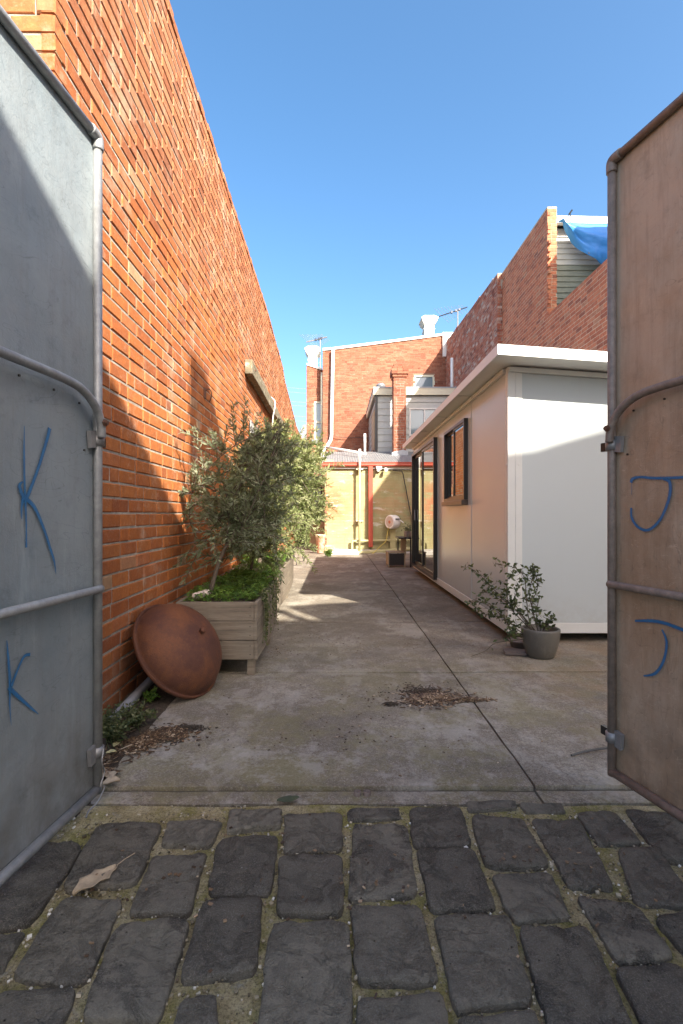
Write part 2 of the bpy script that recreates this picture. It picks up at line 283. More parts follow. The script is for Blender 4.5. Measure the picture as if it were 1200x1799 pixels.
# ------------------------------------------------------------------ mesh helper
class MB:
    def __init__(s): s.v = []; s.f = []; s.t = []; s.smooth = False
    def add(s, vs, fs, tint=.5):
        o = len(s.v); s.v += [tuple(a) for a in vs]; s.f += [tuple(i + o for i in q) for q in fs]; s.t += [tint] * len(vs)
    def box(s, a, b, tint=.5, M=None):
        x0, y0, z0 = a; x1, y1, z1 = b
        vs = [Vector(p) for p in ((x0,y0,z0),(x1,y0,z0),(x1,y1,z0),(x0,y1,z0),(x0,y0,z1),(x1,y0,z1),(x1,y1,z1),(x0,y1,z1))]
        if M: vs = [M @ p for p in vs]
        s.add(vs, [(3,2,1,0),(4,5,6,7),(0,1,5,4),(1,2,6,5),(2,3,7,6),(3,0,4,7)], tint); return s
    def prism(s, poly, A, B, D, tint=.5):
        """poly in (a,b) along vectors A (origin, ua, ub) extruded by D"""
        O, ua, ub = A; n_ = len(poly)
        f0 = [O + ua * p[0] + ub * p[1] for p in poly]; f1 = [p + D for p in f0]
        s.add(f0 + f1, [tuple(range(n_)), tuple(range(2 * n_ - 1, n_ - 1, -1))] + [(i, i + n_, (i + 1) % n_ + n_, (i + 1) % n_) for i in range(n_)], tint); return s
    def tube(s, pts, r, seg=8, tint=.5, cap=True):
        pts = [Vector(p) for p in pts]; rs = r if isinstance(r, (list, tuple)) else [r] * len(pts)
        up = Vector((0, 0, 1)); vs = []; a = None
        for i, p in enumerate(pts):
            d = (pts[min(i + 1, len(pts) - 1)] - pts[max(i - 1, 0)]).normalized()
            if a is None:
                a = d.cross(up if abs(d.z) < .9 else Vector((1, 0, 0))).normalized()
            else: a = (a - d * a.dot(d)).normalized()
            b = d.cross(a)
            for k in range(seg):
                q = 2 * math.pi * k / seg; vs.append(p + (a * math.cos(q) + b * math.sin(q)) * rs[i])
        fs = [(i * seg + k, i * seg + (k + 1) % seg, (i + 1) * seg + (k + 1) % seg, (i + 1) * seg + k) for i in range(len(pts) - 1) for k in range(seg)]
        if cap: fs += [tuple(range(seg - 1, -1, -1)), tuple(range((len(pts) - 1) * seg, len(pts) * seg))]
        s.add(vs, fs, tint); return s
    def lathe(s, prof, c, seg=28, M=None, tint=.5):
        vs = []
        for r, z in prof:
            for k in range(seg):
                q = 2 * math.pi * k / seg; p = Vector((r * math.cos(q), r * math.sin(q), z))
                vs.append((M @ p if M else p) + Vector(c))
        fs = [(i * seg + k, i * seg + (k + 1) % seg, (i + 1) * seg + (k + 1) % seg, (i + 1) * seg + k) for i in range(len(prof) - 1) for k in range(seg)]
        s.add(vs, fs, tint); return s
    def build(s, name, mat, parent=None, smooth=False, kind=None):
        me = bpy.data.meshes.new(name); me.from_pydata(s.v, [], s.f); me.update()
        at = me.attributes.new('tint', 'FLOAT', 'POINT'); at.data.foreach_set('value', s.t)
        me.materials.append(MAT[mat])
        if smooth: me.polygons.foreach_set('use_smooth', [True] * len(me.polygons))
        o = bpy.data.objects.new(name, me); COL.objects.link(o)
        if parent:
            o.parent = parent; o.matrix_parent_inverse = parent.matrix_basis.inverted()
        if kind: o['kind'] = kind
        return o
def bevel(o, w=.004, seg=2):
    m = o.modifiers.new('bevel', 'BEVEL'); m.width = w; m.segments = seg; m.limit_method = 'ANGLE'; return o
def tag(o, label, cat, group=None):
    o['label'] = label; o['category'] = cat
    if group: o['group'] = group
    return o
def thing(name, label, cat, loc=(0, 0, 0), group=None):
    o = bpy.data.objects.new(name, None); COL.objects.link(o); o.location = loc; o.empty_display_size = .1
    return tag(o, label, cat, group)
def struct(o): o['kind'] = 'structure'; return o
def smooth_path(pts, n=6):
    pts = [Vector(p) for p in pts]; out = []
    for i in range(len(pts) - 1):
        p0, p1, p2, p3 = pts[max(i - 1, 0)], pts[i], pts[i + 1], pts[min(i + 2, len(pts) - 1)]
        for k in range(n):
            t = k / n
            out.append(.5 * ((2 * p1) + (p2 - p0) * t + (2 * p0 - 5 * p1 + 4 * p2 - p3) * t * t + (3 * p1 - p0 - 3 * p2 + p3) * t ** 3))
    return out + [pts[-1]]

# ------------------------------------------------------------------ bricks
def one_brick(mb, O, U, N, u0, u1, z0, z1, rg, ch=.005, deep=.06, jit=.003, tint=None):
    out = rg.uniform(-jit, jit); Z = Vector((0, 0, 1)); vs = []
    tl = [(u0, z0), (u1, z0), (u1, z1), (u0, z1)]
    for ring, (ins, d) in enumerate(((0, -deep), (0, -ch), (ch, 0))):
        for k, (u, z) in enumerate(tl):
            uu = u + (ins if k in (0, 3) else -ins) + rg.uniform(-1, 1) * jit * .6
            zz = z + (ins if k in (0, 1) else -ins) + rg.uniform(-1, 1) * jit * .6
            vs.append(O + U * uu + Z * zz + N * (d + out + (rg.uniform(-1, 1) * jit * .4 if ring else 0)))
    fs = []
    for r in (0, 1):
        for k in range(4):
            a, b = r * 4 + k, r * 4 + (k + 1) % 4; fs.append((a, b, b + 4, a + 4))
    fs.append((8, 9, 10, 11))
    mb.add(vs, fs, rg.random() if tint is None else tint)
def brick_face(parent, O, U, N, W, top, z0, mat, seed, vis=None, nind=0, keep=None, bw=.23, bh=.076, j=.010, hd=.12, **kw):
    """lays courses on a plane; the nind largest in view are bricks of their own, the rest one part"""
    rg = random.Random(seed); lay = []; zz = z0; row = 0
    O, U, N = Vector(O), Vector(U).normalized(), Vector(N).normalized()
    while zz + bh < 12:
        u = -(bw + j) * (.5 if row % 2 else 0) - rg.uniform(0, .03); any_ = False
        wob = rg.uniform(-.002, .002)
        while u < W:
            w = bw + rg.uniform(-.006, .006)
            if rg.random() < hd: w = .11
            a, b = max(u, 0), min(u + w, W)
            if b - a > .035 and zz + bh <= top((a + b) / 2) + .03:
                any_ = True
                if keep is None or keep((a + b) / 2, zz + bh / 2): lay.append((a, b, zz + wob, zz + bh + wob))
            u += w + j
        if not any_ and zz > top(W / 2) and zz > top(0) and zz > top(W): break
        zz += bh + j; row += 1
    ind = set()
    if nind:
        sc = []
        for i, (a, b, c, d) in enumerate(lay):
            p = O + U * ((a + b) / 2) + Vector((0, 0, (c + d) / 2))
            if p.y > .3:
                x, y = pix(p)
                if 0 <= x <= 1200 and 0 <= y <= 1799 and vis(x, y, p):
                    p0, p1 = pix(O + U * a + Vector((0, 0, c))), pix(O + U * b + Vector((0, 0, d)))
                    sc.append((abs((p1[0] - p0[0])) * F * bh / p.y, i))
        sc.sort(reverse=True); ind = {i for _, i in sc[:nind]}
    rest = MB()
    for i, (a, b, c, d) in enumerate(lay):
        if i in ind:
            m = MB(); one_brick(m, O, U, N, a, b, c, d, rg, **kw); m.build('brick', mat, parent)
        else: one_brick(rest, O, U, N, a, b, c, d, rg, **kw)
    if rest.v: rest.build('brickwork', mat, parent, kind='stuff')
def core(parent, O, U, N, W, top, z0, thick, mat='mortar', back=.006, steps=None, name='mortar_bed'):
    O, U, N = Vector(O), Vector(U).normalized(), Vector(N).normalized()
    us = steps or [0, W]
    poly = [(u, top(u)) for u in us] + [(us[-1], z0), (us[0], z0)]
    m = MB(); m.prism(poly[::-1], (O - N * back, U, Vector((0, 0, 1))), None, -N * thick); return m.build(name, mat, parent)

# ================================================================== GROUND
m = MB(); m.box((-90, -60, -.40), (90, 160, -.30)); g = struct(m.build('ground', 'joint_dirt'))
lane = MB()
NX, NY = 120, 64
vs = []; 
for i in range(NY + 1):
    for k in range(NX + 1):
        xx = -4.5 + 9 * k / NX; yy = -2.95 + (1.93 + 2.95) * i / NY
        zz = -.016 + .008 * mnoise.noise((xx * 7, yy * 7, 1)) + .004 * mnoise.noise((xx * 25, yy * 25, 4))
        if yy > 1.80: zz += .012 * (yy - 1.8) / .15
        vs.append((xx, yy, zz))
lane.add(vs, [(i * (NX + 1) + k, i * (NX + 1) + k + 1, (i + 1) * (NX + 1) + k + 1, (i + 1) * (NX + 1) + k) for i in range(NY) for k in range(NX)])
laneway = struct(lane.build('laneway', 'moss_mortar', smooth=True))

QUADS = [  # bluestone setts as they lie, corners top-left, top-right, bottom-right, bottom-left (photograph pixels on the ground plane)
 ((60,1480),(148,1482),(55,1618),(-70,1640)), ((172,1448),(283,1445),(236,1552),(113,1556)), ((297,1441),(388,1441),(370,1485),(285,1482)),
 ((270,1503),(360,1500),(333,1600),(228,1602)), ((110,1572),(214,1580),(150,1725),(20,1712)), ((205,1625),(331,1618),(280,1790),(145,1785)),
 ((-40,1645),(43,1635),(0,1702),(-110,1715)), ((0,1742),(134,1733),(88,1850),(-75,1850)), ((405,1424),(493,1422),(491,1450),(401,1459)),
 ((502,1428),(600,1428),(597,1489),(500,1493)), ((385,1470),(487,1467),(475,1567),(366,1568)), ((492,1503),(602,1503),(600,1603),(488,1605)),
 ((358,1580),(458,1578),(450,1704),(316,1723)), ((475,1622),(612,1620),(617,1870),(450,1870)), ((612,1418),(700,1416),(702,1436),(612,1440)),
 ((622,1449),(714,1449),(732,1567),(613,1577)), ((620,1592),(738,1588),(768,1720),(628,1723)), ((632,1755),(775,1745),(802,1870),(625,1870)),
 ((720,1419),(808,1415),(828,1483),(728,1486)), ((734,1493),(832,1490),(870,1595),(758,1595)), ((764,1607),(893,1606),(933,1752),(800,1768)),
 ((318,1757),(378,1742),(388,1870),(285,1870)), ((820,1407),(905,1406),(905,1420),(825,1424)), ((912,1410),(985,1412),(993,1427),(925,1427)),
 ((826,1428),(918,1436),(965,1520),(855,1520)), ((933,1437),(1017,1440),(1078,1553),(1002,1555)), ((1013,1426),(1082,1424),(1127,1478),(1053,1482)),
 ((863,1533),(968,1531),(1002,1610),(905,1618)), ((1097,1420),(1200,1432),(1250,1515),(1165,1505)), ((1085,1488),(1155,1487),(1225,1592),(1115,1582)),
 ((1012,1570),(1120,1590),(1185,1680),(1085,1687)), ((915,1633),(1035,1635),(1140,1870),(985,1870)), ((1150,1612),(1215,1600),(1300,1695),(1205,1672)),
 ((1080,1700),(1195,1690),(1330,1870),(1175,1870)), ((810,1790),(938,1775),(965,1870),(835,1870)), ((1255,1535),(1335,1540),(1430,1640),(1310,1620)),
 ((-60,1500),(40,1482),(-85,1640),(-210,1640))]
def sett(mb, q, rg, big=True):
    c = sum(q, Vector()) / 4; nseg = 52 if big else 16; sd = rg.random() * 50; rings = []
    z0 = rg.uniform(-.004, .005); tx, ty = rg.uniform(-.012, .012), rg.uniform(-.012, .012); pw = rg.uniform(7, 16)
    for sc_, dz in ((1.055, -.05), (1.05, -.012), (1.04, -.003), (1.0, .0005), (.85, .002), (.7, .002), (.5, .001), (.25, .001)):
        ring = []
        for k in range(nseg):
            a = 2 * math.pi * k / nseg; ca, sa = math.cos(a), math.sin(a)
            r = (abs(ca) ** pw + abs(sa) ** pw) ** (-1 / pw)
            r *= 1 + .06 * mnoise.noise((ca * 2.2 + sd, sa * 2.2, 0)) + .035 * mnoise.noise((ca * 6 + sd, sa * 6, 3)) + .022 * mnoise.noise((ca * 15 + sd, sa * 15, 3))
            s_, t_ = (ca * r * sc_ + 1) / 2, (1 - sa * r * sc_) / 2
            p = (q[0] * (1 - s_) + q[1] * s_) * (1 - t_) + (q[3] * (1 - s_) + q[2] * s_) * t_
            d = p - c
            ring.append((p.x, p.y, z0 + dz + d.x * tx + d.y * ty + (.006 * mnoise.noise((p.x * 11, p.y * 11, sd)) + .004 * mnoise.noise((p.x * 27, p.y * 27, sd))) * (1 if dz > -.03 else 0)))
        rings.append(ring)
    vs = [p for r in rings for p in r] + [(c.x, c.y, z0 + .001)]
    fs = [(i * nseg + k, (i + 1) * nseg + k, (i + 1) * nseg + (k + 1) % nseg, i * nseg + (k + 1) % nseg)[::-1] for i in range(len(rings) - 1) for k in range(nseg)]
    fs += [((len(rings) - 1) * nseg + k, (len(rings) - 1) * nseg + (k + 1) % nseg, len(vs) - 1) for k in range(nseg)]
    mb.add(vs, fs, rg.random())
rg = random.Random(3)
for q in QUADS:
    m = MB(); sett(m, [G(*p) for p in q], rg); o = m.build('paving_stone', 'bluestone', laneway, smooth=True)
    for k in range(104): o.data.polygons[k].use_smooth = False
rest = MB(); row = 0; yy = 1.78
while yy > -2.8:
    L = rg.uniform(.17, .22); xx = -4.3 + (.16 if row % 2 else 0)
    while xx < 4.2:
        w = rg.uniform(.24, .36); cx_, cy_ = xx + w / 2, yy - L / 2
        if cy_ > .05: px, py = CX + F * cx_ / cy_, CY + F * H / cy_
        else: px, py = 0, 9999
        edge = w / 2 * F / max(cy_, .3)
        if px + edge < -90 or px - edge > 1400 or yy < .985:
            q = [Vector((xx + .012, yy - .012, 0)), Vector((xx + w - .012, yy - .012, 0)), Vector((xx + w - .012, yy - L + .012, 0)), Vector((xx + .012, yy - L + .012, 0))]
            sett(rest, q, rg, False)
        xx += w
    yy -= L; row += 1
rest.build('paving_stones', 'bluestone', laneway, smooth=True, kind='stuff')
def inside(p, q):
    return all((q[(k + 1) % 4].x - q[k].x) * (p.y - q[k].y) - (q[(k + 1) % 4].y - q[k].y) * (p.x - q[k].x) < 0 for k in range(4))
gq = [[G(*p) for p in q] for q in QUADS]; gm = MB(); cnt = 0
while cnt < 5200:
    p = Vector((rg.uniform(-1.25, 1.35), rg.uniform(1.04, 1.94), 0)); px = CX + F * p.x / p.y; cnt += 1
    if px < -60 or px > 1260 or any(inside(p, q) for q in gq): continue
    r_ = rg.uniform(.0012, .0042) * (1.6 if rg.random() < .06 else 1)
    M = Matrix.Translation((p.x, p.y, -.012 + rg.uniform(0, .004))) @ Matrix.Rotation(rg.uniform(0, 6), 4, 'Z') @ Matrix.Rotation(rg.uniform(-.6, .6), 4, 'X')
    gm.box((-r_, -r_ * .8, -r_ * .6), (r_, r_ * .8, r_ * .6), rg.random(), M)
o = gm.build('joint_grit', 'grit', kind='stuff'); tag(o, 'fine pale grit lying in the joints between the bluestone setts', 'grit')

# concrete yard: slabs over a dirt-filled bed, joints left open
m = MB(); m.box((-1.6, 1.93, -.14), (4.9, 22, -.022)); yard = struct(m.build('yard', 'joint_dirt'))
def slab(x0, x1, y0, y1, z=0.0, skew=0.0):
    m = MB(); nx, ny = max(2, int((x1 - x0) / .12)), max(2, int((y1 - y0) / .12)); vs = []
    rg = random.Random(int(x0 * 100 + y0 * 1000)); tz = rg.uniform(-.002, .002)
    for i in range(ny + 1):
        for k in range(nx + 1):
            e = (i in (0, ny)) or (k in (0, nx))
            xx = x0 + (x1 - x0) * k / nx; yv = y0 + (y1 - y0) * i / ny + skew * xx
            if e:
                j_ = .0045 * mnoise.noise((xx * 9, yv * 9, 2)) + .003 * mnoise.noise((xx * 31, yv * 31, 5))
                if i in (0, ny): yv += j_
                else: xx += j_
            vs.append((xx, yv, z + tz + .003 * mnoise.noise((xx * 2, yv * 2, 9)) - (.003 if e else 0)))
    W_ = nx + 1
    fs = [(i * W_ + k, i * W_ + k + 1, (i + 1) * W_ + k + 1, (i + 1) * W_ + k) for i in range(ny) for k in range(nx)]
    ed = [k for k in range(W_)] + [i * W_ + nx for i in range(1, ny + 1)] + [ny * W_ + k for k in range(nx - 1, -1, -1)] + [i * W_ for i in range(ny - 1, 0, -1)]
    o = len(vs); vs += [(vs[e][0], vs[e][1], -.06) for e in ed]
    fs += [(ed[k], o + k, o + (k + 1) % len(ed), ed[(k + 1) % len(ed)]) for k in range(len(ed))]
    m.add(vs, fs); return m.build('slab', 'concrete', yard, smooth=False)
XJ = .813; gp = .006
YL = [2.052, 3.545, 5.19, 7.36, 9.7, 12.0, 14.4, 18.0, 21.9]
for a, b in zip(YL[:-1], YL[1:]): slab(-1.02 if a < 3 else -1.30, XJ - gp, a + .013, b - .013)
YR = [2.052, 3.545, 5.22, 7.40, 9.7, 12.0, 14.4]
for a, b in zip(YR[:-1], YR[1:]): slab(XJ + gp, 4.86, a + .012, b - .012, skew=.010)
slab(-1.02, XJ - .012, 1.955, 2.042, -.008); slab(XJ - .004, 1.6, 1.955, 2.042, -.006)
m = MB()
vs = []; NXs, NYs = 10, 40
for i in range(NYs + 1):
    for k in range(NXs + 1):
        xx = -1.27 + .30 * k / NXs; yv = 1.86 + 1.75 * i / NYs
        vs.append((xx + .03 * mnoise.noise((xx * 6, yv * 6, 0)) * (k == NXs), yv, .004 + .020 * (1 - k / NXs) + .012 * mnoise.noise((xx * 14, yv * 14, 3)) - .02 * (k == NXs)))
m.add(vs, [(i * (NXs + 1) + k, i * (NXs + 1) + k + 1, (i + 1) * (NXs + 1) + k + 1, (i + 1) * (NXs + 1) + k) for i in range(NYs) for k in range(NXs)])
o = m.build('soil_bed', 'soil', smooth=True, kind='stuff'); tag(o, 'dark soil along the foot of the tall left brick wall', 'soil')

# ================================================================== TALL LEFT WALL
def wx(Y): return -1.27 - .0091 * (Y - 2.655)
Y0 = 2.24; UL = Vector((-.0091, 1, 0)).normalized(); NL = Vector((1, .0091, 0)).normalized(); OL = Vector((wx(Y0), Y0, 0))
def top_left(u):
    Y = Y0 + u
    pts = [(0, 4.93), (9.6, 4.90), (12.4, 4.70), (13.0, 4.5), (16.82, 4.08), (16.84, 4.05), (30, 4.05)]
    for (a, za), (b, zb) in zip(pts[:-1], pts[1:]):
        if Y <= b: return za + (zb - za) * (Y - a) / (b - a)
    return 4.05
WL = 18.6
wallL = thing('brick_wall', 'tall sunlit orange-red brick wall of the neighbouring building, left of the yard', 'brick wall', OL)
core(wallL, OL, UL, NL, WL, top_left, 0, 1.3, steps=[.012, 7.3, 10.1, 10.8, 14.58, 14.6, WL])
def visL(x, y, p):
    if y < 35 + x * 1.206: return True
    return x > 178 and not (y > 1060 and 245 < x < 390) and not (330 < x < 560 and 745 < y < 1000 and p.y > 4.0)
brick_face(wallL, OL, UL, NL, WL, top_left, .012, 'brick_left', 11, visL, 300, jit=.0026, ch=.006)
brick_face(wallL, OL + NL * 0, (-1, 0, 0), (0, -1, 0), 1.2, lambda u: 4.93, .012, 'brick_left', 12, jit=.004, ch=.006)
m = MB()   # worn capping course
u = 0
rgc = random.Random(5)
while u < WL - .12:
    z = top_left(u + .06) + .004
    M = Matrix.Translation(OL + UL * u + Vector((0, 0, z)))
    m.box((-.11, 0, 0), (.006 + rgc.uniform(-.004, .006), .108, .07 + rgc.uniform(-.006, .004)), rgc.random(), M); u += .118
m.build('capping_course', 'brick_left', wallL, kind='stuff')

# timber beam bolted to the wall
def onL(Y, z, out=0): return Vector((wx(Y), Y, z)) + NL * out
bt = thing('timber_beam', 'weathered grey timber beam fixed high along the left brick wall', 'beam', onL(7.1, 3.1))
m = MB(); L_ = 5.0; vs = []
NB_ = 26
for i in range(NB_ + 1):
    yv = 7.05 + L_ * i / NB_; w1 = .012 * mnoise.noise((yv * 2, 0, 3)); w2 = .012 * mnoise.noise((yv * 2.3, 5, 1))
    for du, dz in ((.004, .0), (.115, .0), (.115, .20), (.004, .20)):
        vs.append(onL(yv, 3.10 + dz + (w1 if dz else w2) - .012 * (yv - 7), du + (w2 if du > .05 else 0)))
m.add(vs, [(i * 4 + k, i * 4 + (k + 1) % 4, (i + 1) * 4 + (k + 1) % 4, (i + 1) * 4 + k) for i in range(NB_) for k in range(4)] + [(3, 2, 1, 0), (NB_ * 4, NB_ * 4 + 1, NB_ * 4 + 2, NB_ * 4 + 3)])
bevel(m.build('beam', 'timber_mossy', bt), .012)
for yv in (7.25, 9.5, 11.7):
    m = MB(); m.tube([onL(yv, 3.2 - .012 * (yv - 7), .10), onL(yv, 3.2 - .012 * (yv - 7), .135)], .014); m.build('bolt', 'rusty_bolt', bt)
# barred vent
gv = thing('barred_vent', 'pale metal barred vent on the left brick wall below the timber beam', 'vent', onL(7.4, 1.9))
m = MB()
for z in (1.86, 2.50): m.tube([onL(7.4, z, .03), onL(9.1, z, .03)], .012)
for yv in (7.4, 9.1): m.tube([onL(yv, 1.86, .03), onL(yv, 2.50, .03)], .012)
m.build('frame', 'galv_bright', gv)
for i in range(1, 15):
    yv = 7.4 + 1.7 * i / 15; m = MB(); m.tube([onL(yv, 1.86, .03), onL(yv, 2.50, .03)], .009, 6); m.build('bar', 'galv_bright', gv)
m = MB(); p = [onL(7.4, 1.88, .012), onL(9.1, 1.88, .012), onL(9.1, 2.48, .012), onL(7.4, 2.48, .012)]; m.add(p, [(0, 1, 2, 3)]); m.build('backing_plate', 'gull_grey', gv)
m = MB(); m.tube(smooth_path([onL(9.6, 3.36, .06), onL(9.62, 3.25, .135), onL(9.6, 2.9, .09), onL(9.63, 2.2, .07), onL(9.6, 1.5, .06)]), .011, 6)
tag(m.build('drip_tube', 'pipe_white'), 'thin white tube hanging over the timber beam on the left wall', 'tube')
m = MB(); m.tube(smooth_path([onL(4.85, 2.31, 0), onL(4.85, 2.33, .05), onL(4.83, 2.27, .075), onL(4.85, 2.2, .05)]), .006, 6); m.box(onL(4.82, 2.24, 0), onL(4.88, 2.34, .012))
tag(m.build('wall_hook', 'rusty_bolt'), 'small rusty hook in the shadowed strip of the left wall', 'hook')
m = MB(); m.tube(smooth_path([(-1.16, 1.98, .012), (-1.17, 2.4, .035), (-1.19, 2.9, .045), (-1.215, 3.45, .05)]), .028, 12)
tag(m.build('drain_pipe', 'pvc_grey', smooth=True), 'grey plastic pipe lying along the foot of the left wall', 'pipe')

# ================================================================== RIGHT NEIGHBOUR'S WALL
XR = 4.9; XF = 4.76
wallR = thing('brick_boundary_wall', 'smooth red brick boundary wall with a high and a low part behind the cabin', 'brick wall', (XR, 7, 0))
NRv = Vector((-1, 0, 0)); OR = Vector((XR, 2.3, 0))
def topR(u): return 5.76 if u < 9.4 else 8.31
core(wallR, OR, (0, 1, 0), NRv, 9.4, lambda u: 5.75, 0, .22, 'mortar_cream', .003)
core(wallR, OR + Vector((0, 9.406, 0)), (0, 1, 0), NRv, 3.24, lambda u: 8.30, 0, .22, 'mortar_cream', .003)
def visR(x, y, p): return x < 1066 and y < 603 + .072 * (x - 874) and x > 884
brick_face(wallR, OR, (0, 1, 0), NRv, 12.6, topR, .01, 'brick_right', 21, visR, 300, keep=lambda u, z: z > 1.4, jit=.0012, ch=.003, hd=.03)
brick_face(wallR, (XR, 11.7, 0), (1, 0, 0), (0, -1, 0), .23, lambda u: 8.31, .01, 'brick_right', 22, lambda x, y, p: y < 545, 0, keep=lambda u, z: z > 5.7, jit=.0012, ch=.003)
brick_face(wallR, (XR, 2.3, 0), (1, 0, 0), (0, -1, 0), .23, lambda u: 5.76, .01, 'brick_right', 23, jit=.0012, ch=.003)
wallF = thing('rough_brick_wall', 'old rough red brick side wall beyond the boundary wall, far right', 'brick wall', (XF, 18, 0))
topF = lambda u: 8.29 + .40 * u / 7.2
core(wallF, (XF, 14.908, 0), (0, 1, 0), NRv, 7.19, topF, 0, .4, 'mortar')
brick_face(wallF, (XF, 14.9, 0), (0, 1, 0), NRv, 7.2, topF, .01, 'brick_rough', 24, jit=.006, ch=.006, keep=lambda u, z: z > 1)
brick_face(wallF, (XF, 14.9, 0), (1, 0, 0), (0, -1, 0), .14, lambda u: 8.29, .01, 'brick_rough', 25, jit=.004, keep=lambda u, z: z > 1)

# neighbour's timber house with tarpaulin
nh = thing('timber_house', 'weatherboard house end seen above the low brick wall, top right', 'house', (6.6, 12.3, 0))
m = MB(); m.box((5.14, 12.36, 0), (9.5, 16, 8.16)); m.build('wall', 'gull_grey', nh)
m = MB(); m.box((6.6, 5, 0), (10, 10.5, 9.2)); m.build('unseen_shade_block', 'gull_grey', nh)  # unseen block, added to shade the weatherboards
z = 5.2; k = 0
while z < 8.02:
    tilt = .03 * math.sin(k * 1.9) if z > 6.6 else .006
    m = MB(); vs = [Vector(p) for p in ((5.14, 12.325, z), (9.4, 12.325, z + tilt), (9.4, 12.35, z + .15 + tilt), (5.14, 12.35, z + .15), (5.14, 12.36, z), (9.4, 12.36, z + tilt))]
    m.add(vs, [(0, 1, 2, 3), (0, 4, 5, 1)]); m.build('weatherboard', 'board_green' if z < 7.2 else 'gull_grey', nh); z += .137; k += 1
m = MB(); m.prism([(5.12, 8.34), (9.5, 8.24), (9.5, 8.08), (5.12, 8.16)][::-1], (Vector((0, 12.1, 0)), Vector((1, 0, 0)), Vector((0, 0, 1))), None, Vector((0, .12, 0)))
bevel(m.build('fascia', 'white_paint', nh), .01)
m = MB(); m.prism([(5.1, 8.30), (9.5, 8.2), (9.5, 8.22), (5.1, 8.33)][::-1], (Vector((0, 12.2, 0)), Vector((1, 0, 0)), Vector((0, 0, 1))), None, Vector((0, 4, 0))); m.build('roof', 'zinc_roof', nh)
tp = MB(); nu, nv = 52, 30; vs = []
for j_ in range(nv + 1):
    for i in range(nu + 1):
        s_, t_ = i / nu, j_ / nv
        xa = 5.28 + 2.6 * s_; zt = 8.12 - .10 * s_
        dep = .0 + 1.15 * min(1, (s_ / .42)) ** .8 + .10 * math.sin(s_ * 9)
        x_ = xa + t_ * .12
        fold = .05 * math.sin(s_ * 17 + t_ * 3) * (.25 + t_) + .05 * mnoise.noise((s_ * 6, t_ * 4, 1)) + .035 * mnoise.noise((s_ * 19, t_ * 9, 1)) * t_
        vs.append((x_, 12.02 - fold - .12 * t_ * (1 - t_) * 4, zt - dep * t_))
tp.add(vs, [(j_ * (nu + 1) + i, j_ * (nu + 1) + i + 1, (j_ + 1) * (nu + 1) + i + 1, (j_ + 1) * (nu + 1) + i) for j_ in range(nv) for i in range(nu)])
o = tp.build('tarpaulin', 'tarp', smooth=True); sd_ = o.modifiers.new('thick', 'SOLIDIFY'); sd_.thickness = .006
tag(o, 'bright blue tarpaulin draped from the roof edge over the weatherboards', 'tarpaulin')
for i in range(3, nu, 9):
    v_ = Vector(vs[nv * (nu + 1) + i]) + Vector((0, -.01, .05)); m = MB(); m.lathe([(.012, .004), (.022, .006), (.026, 0)], v_, 10, Matrix.Rotation(math.radians(90), 4, 'X')); m.build('eyelet', 'galv_bright', o)
for xx, wh in ((5.62, 'left'), (7.0, 'right')):
    m = MB(); m.tube([(xx - .04, 12.08, 8.34), (xx + .03, 12.06, 8.44)], .02, 6); m.tube([(xx, 12.09, 8.1), (xx, 12.08, 8.36)], .008, 6)
    tag(m.build('rope_tie', 'dark_metal'), '%s dark tie holding the tarpaulin at the white roof edge' % wh, 'tie', 'tarpaulin ties')

# ================================================================== BUILDING ACROSS THE LANE (behind the viewer, shades the yard)
bl = thing('lane_building', 'rendered two storey building across the lane behind the viewer, its roofline shading the yard', 'building', (3, -3, 0))
prof = [(1.45, 5.94), (2.07, 6.08), (2.12, 6.62), (3.2, 6.92), (3.2, 8.60), (3.45, 8.95), (4.06, 9.12), (4.2, 9.12), (4.2, 6.8), (4.62, 6.8), (4.62, 7.25), (4.74, 7.25), (4.74, 6.8), (4.88, 6.8), (4.9, 7.44),
        (5.4, 7.6), (5.95, 7.69), (6.2, 7.72), (6.38, 7.78), (6.8, 7.90), (8.6, 8.2)]
ax_ = (Vector((0, -3, 0)), Vector((1, 0, 0)), Vector((0, 0, 1)))
m = MB(); m.prism([(1.45, -.3), (8.6, -.3), (8.6, 5.8), (1.45, 5.8)], ax_, None, Vector((0, -6, 0))); m.build('wall', 'render_lane', bl)
m = MB(); m.prism([(1.45, 5.802), (8.6, 5.802)] + prof[::-1], ax_, None, Vector((0, -.05, 0))); m.build('parapet', 'render_lane', bl)

# ================================================================== REAR BUILDINGS
YM = 22.0
main = thing('rear_house', 'two storey orange brick house across the end of the yard', 'house', (2, YM, 0))
XA = P(567, 0, YM).x
def topM(u):
    X = XA + u; pts = [(P(567, 617, YM)), P(585, 615.5, YM), P(700, 601, YM), P(779, 590, YM)]
    for a, b in zip(pts[:-1], pts[1:]):
        if X <= b.x: return a.z + (b.z - a.z) * (X - a.x) / (b.x - a.x)
    return pts[-1].z
WM = 4.76 - XA
w0, w1 = P(727, 683, YM), P(764, 658, YM); hu0, hu1, hz0, hz1 = w0.x - XA, w1.x - XA, w0.z, w1.z
Um, Nm, Zv = Vector((1, 0, 0)), Vector((0, -1, 0)), Vector((0, 0, 1)); Om = Vector((XA, YM, 0))
core(main, Om, Um, Nm, WM, topM, 0, .3, 'mortar_red', steps=[0, .45, hu0])
core(main, Om, Um, Nm, WM, topM, 0, .3, 'mortar_red', steps=[hu1, WM])
core(main, Om + Um * hu0, Um, Nm, hu1 - hu0, lambda u: hz0, 0, .3, 'mortar_red')
core(main, Om + Um * hu0, Um, Nm, hu1 - hu0, lambda u: topM(u + hu0), hz1, .3, 'mortar_red')
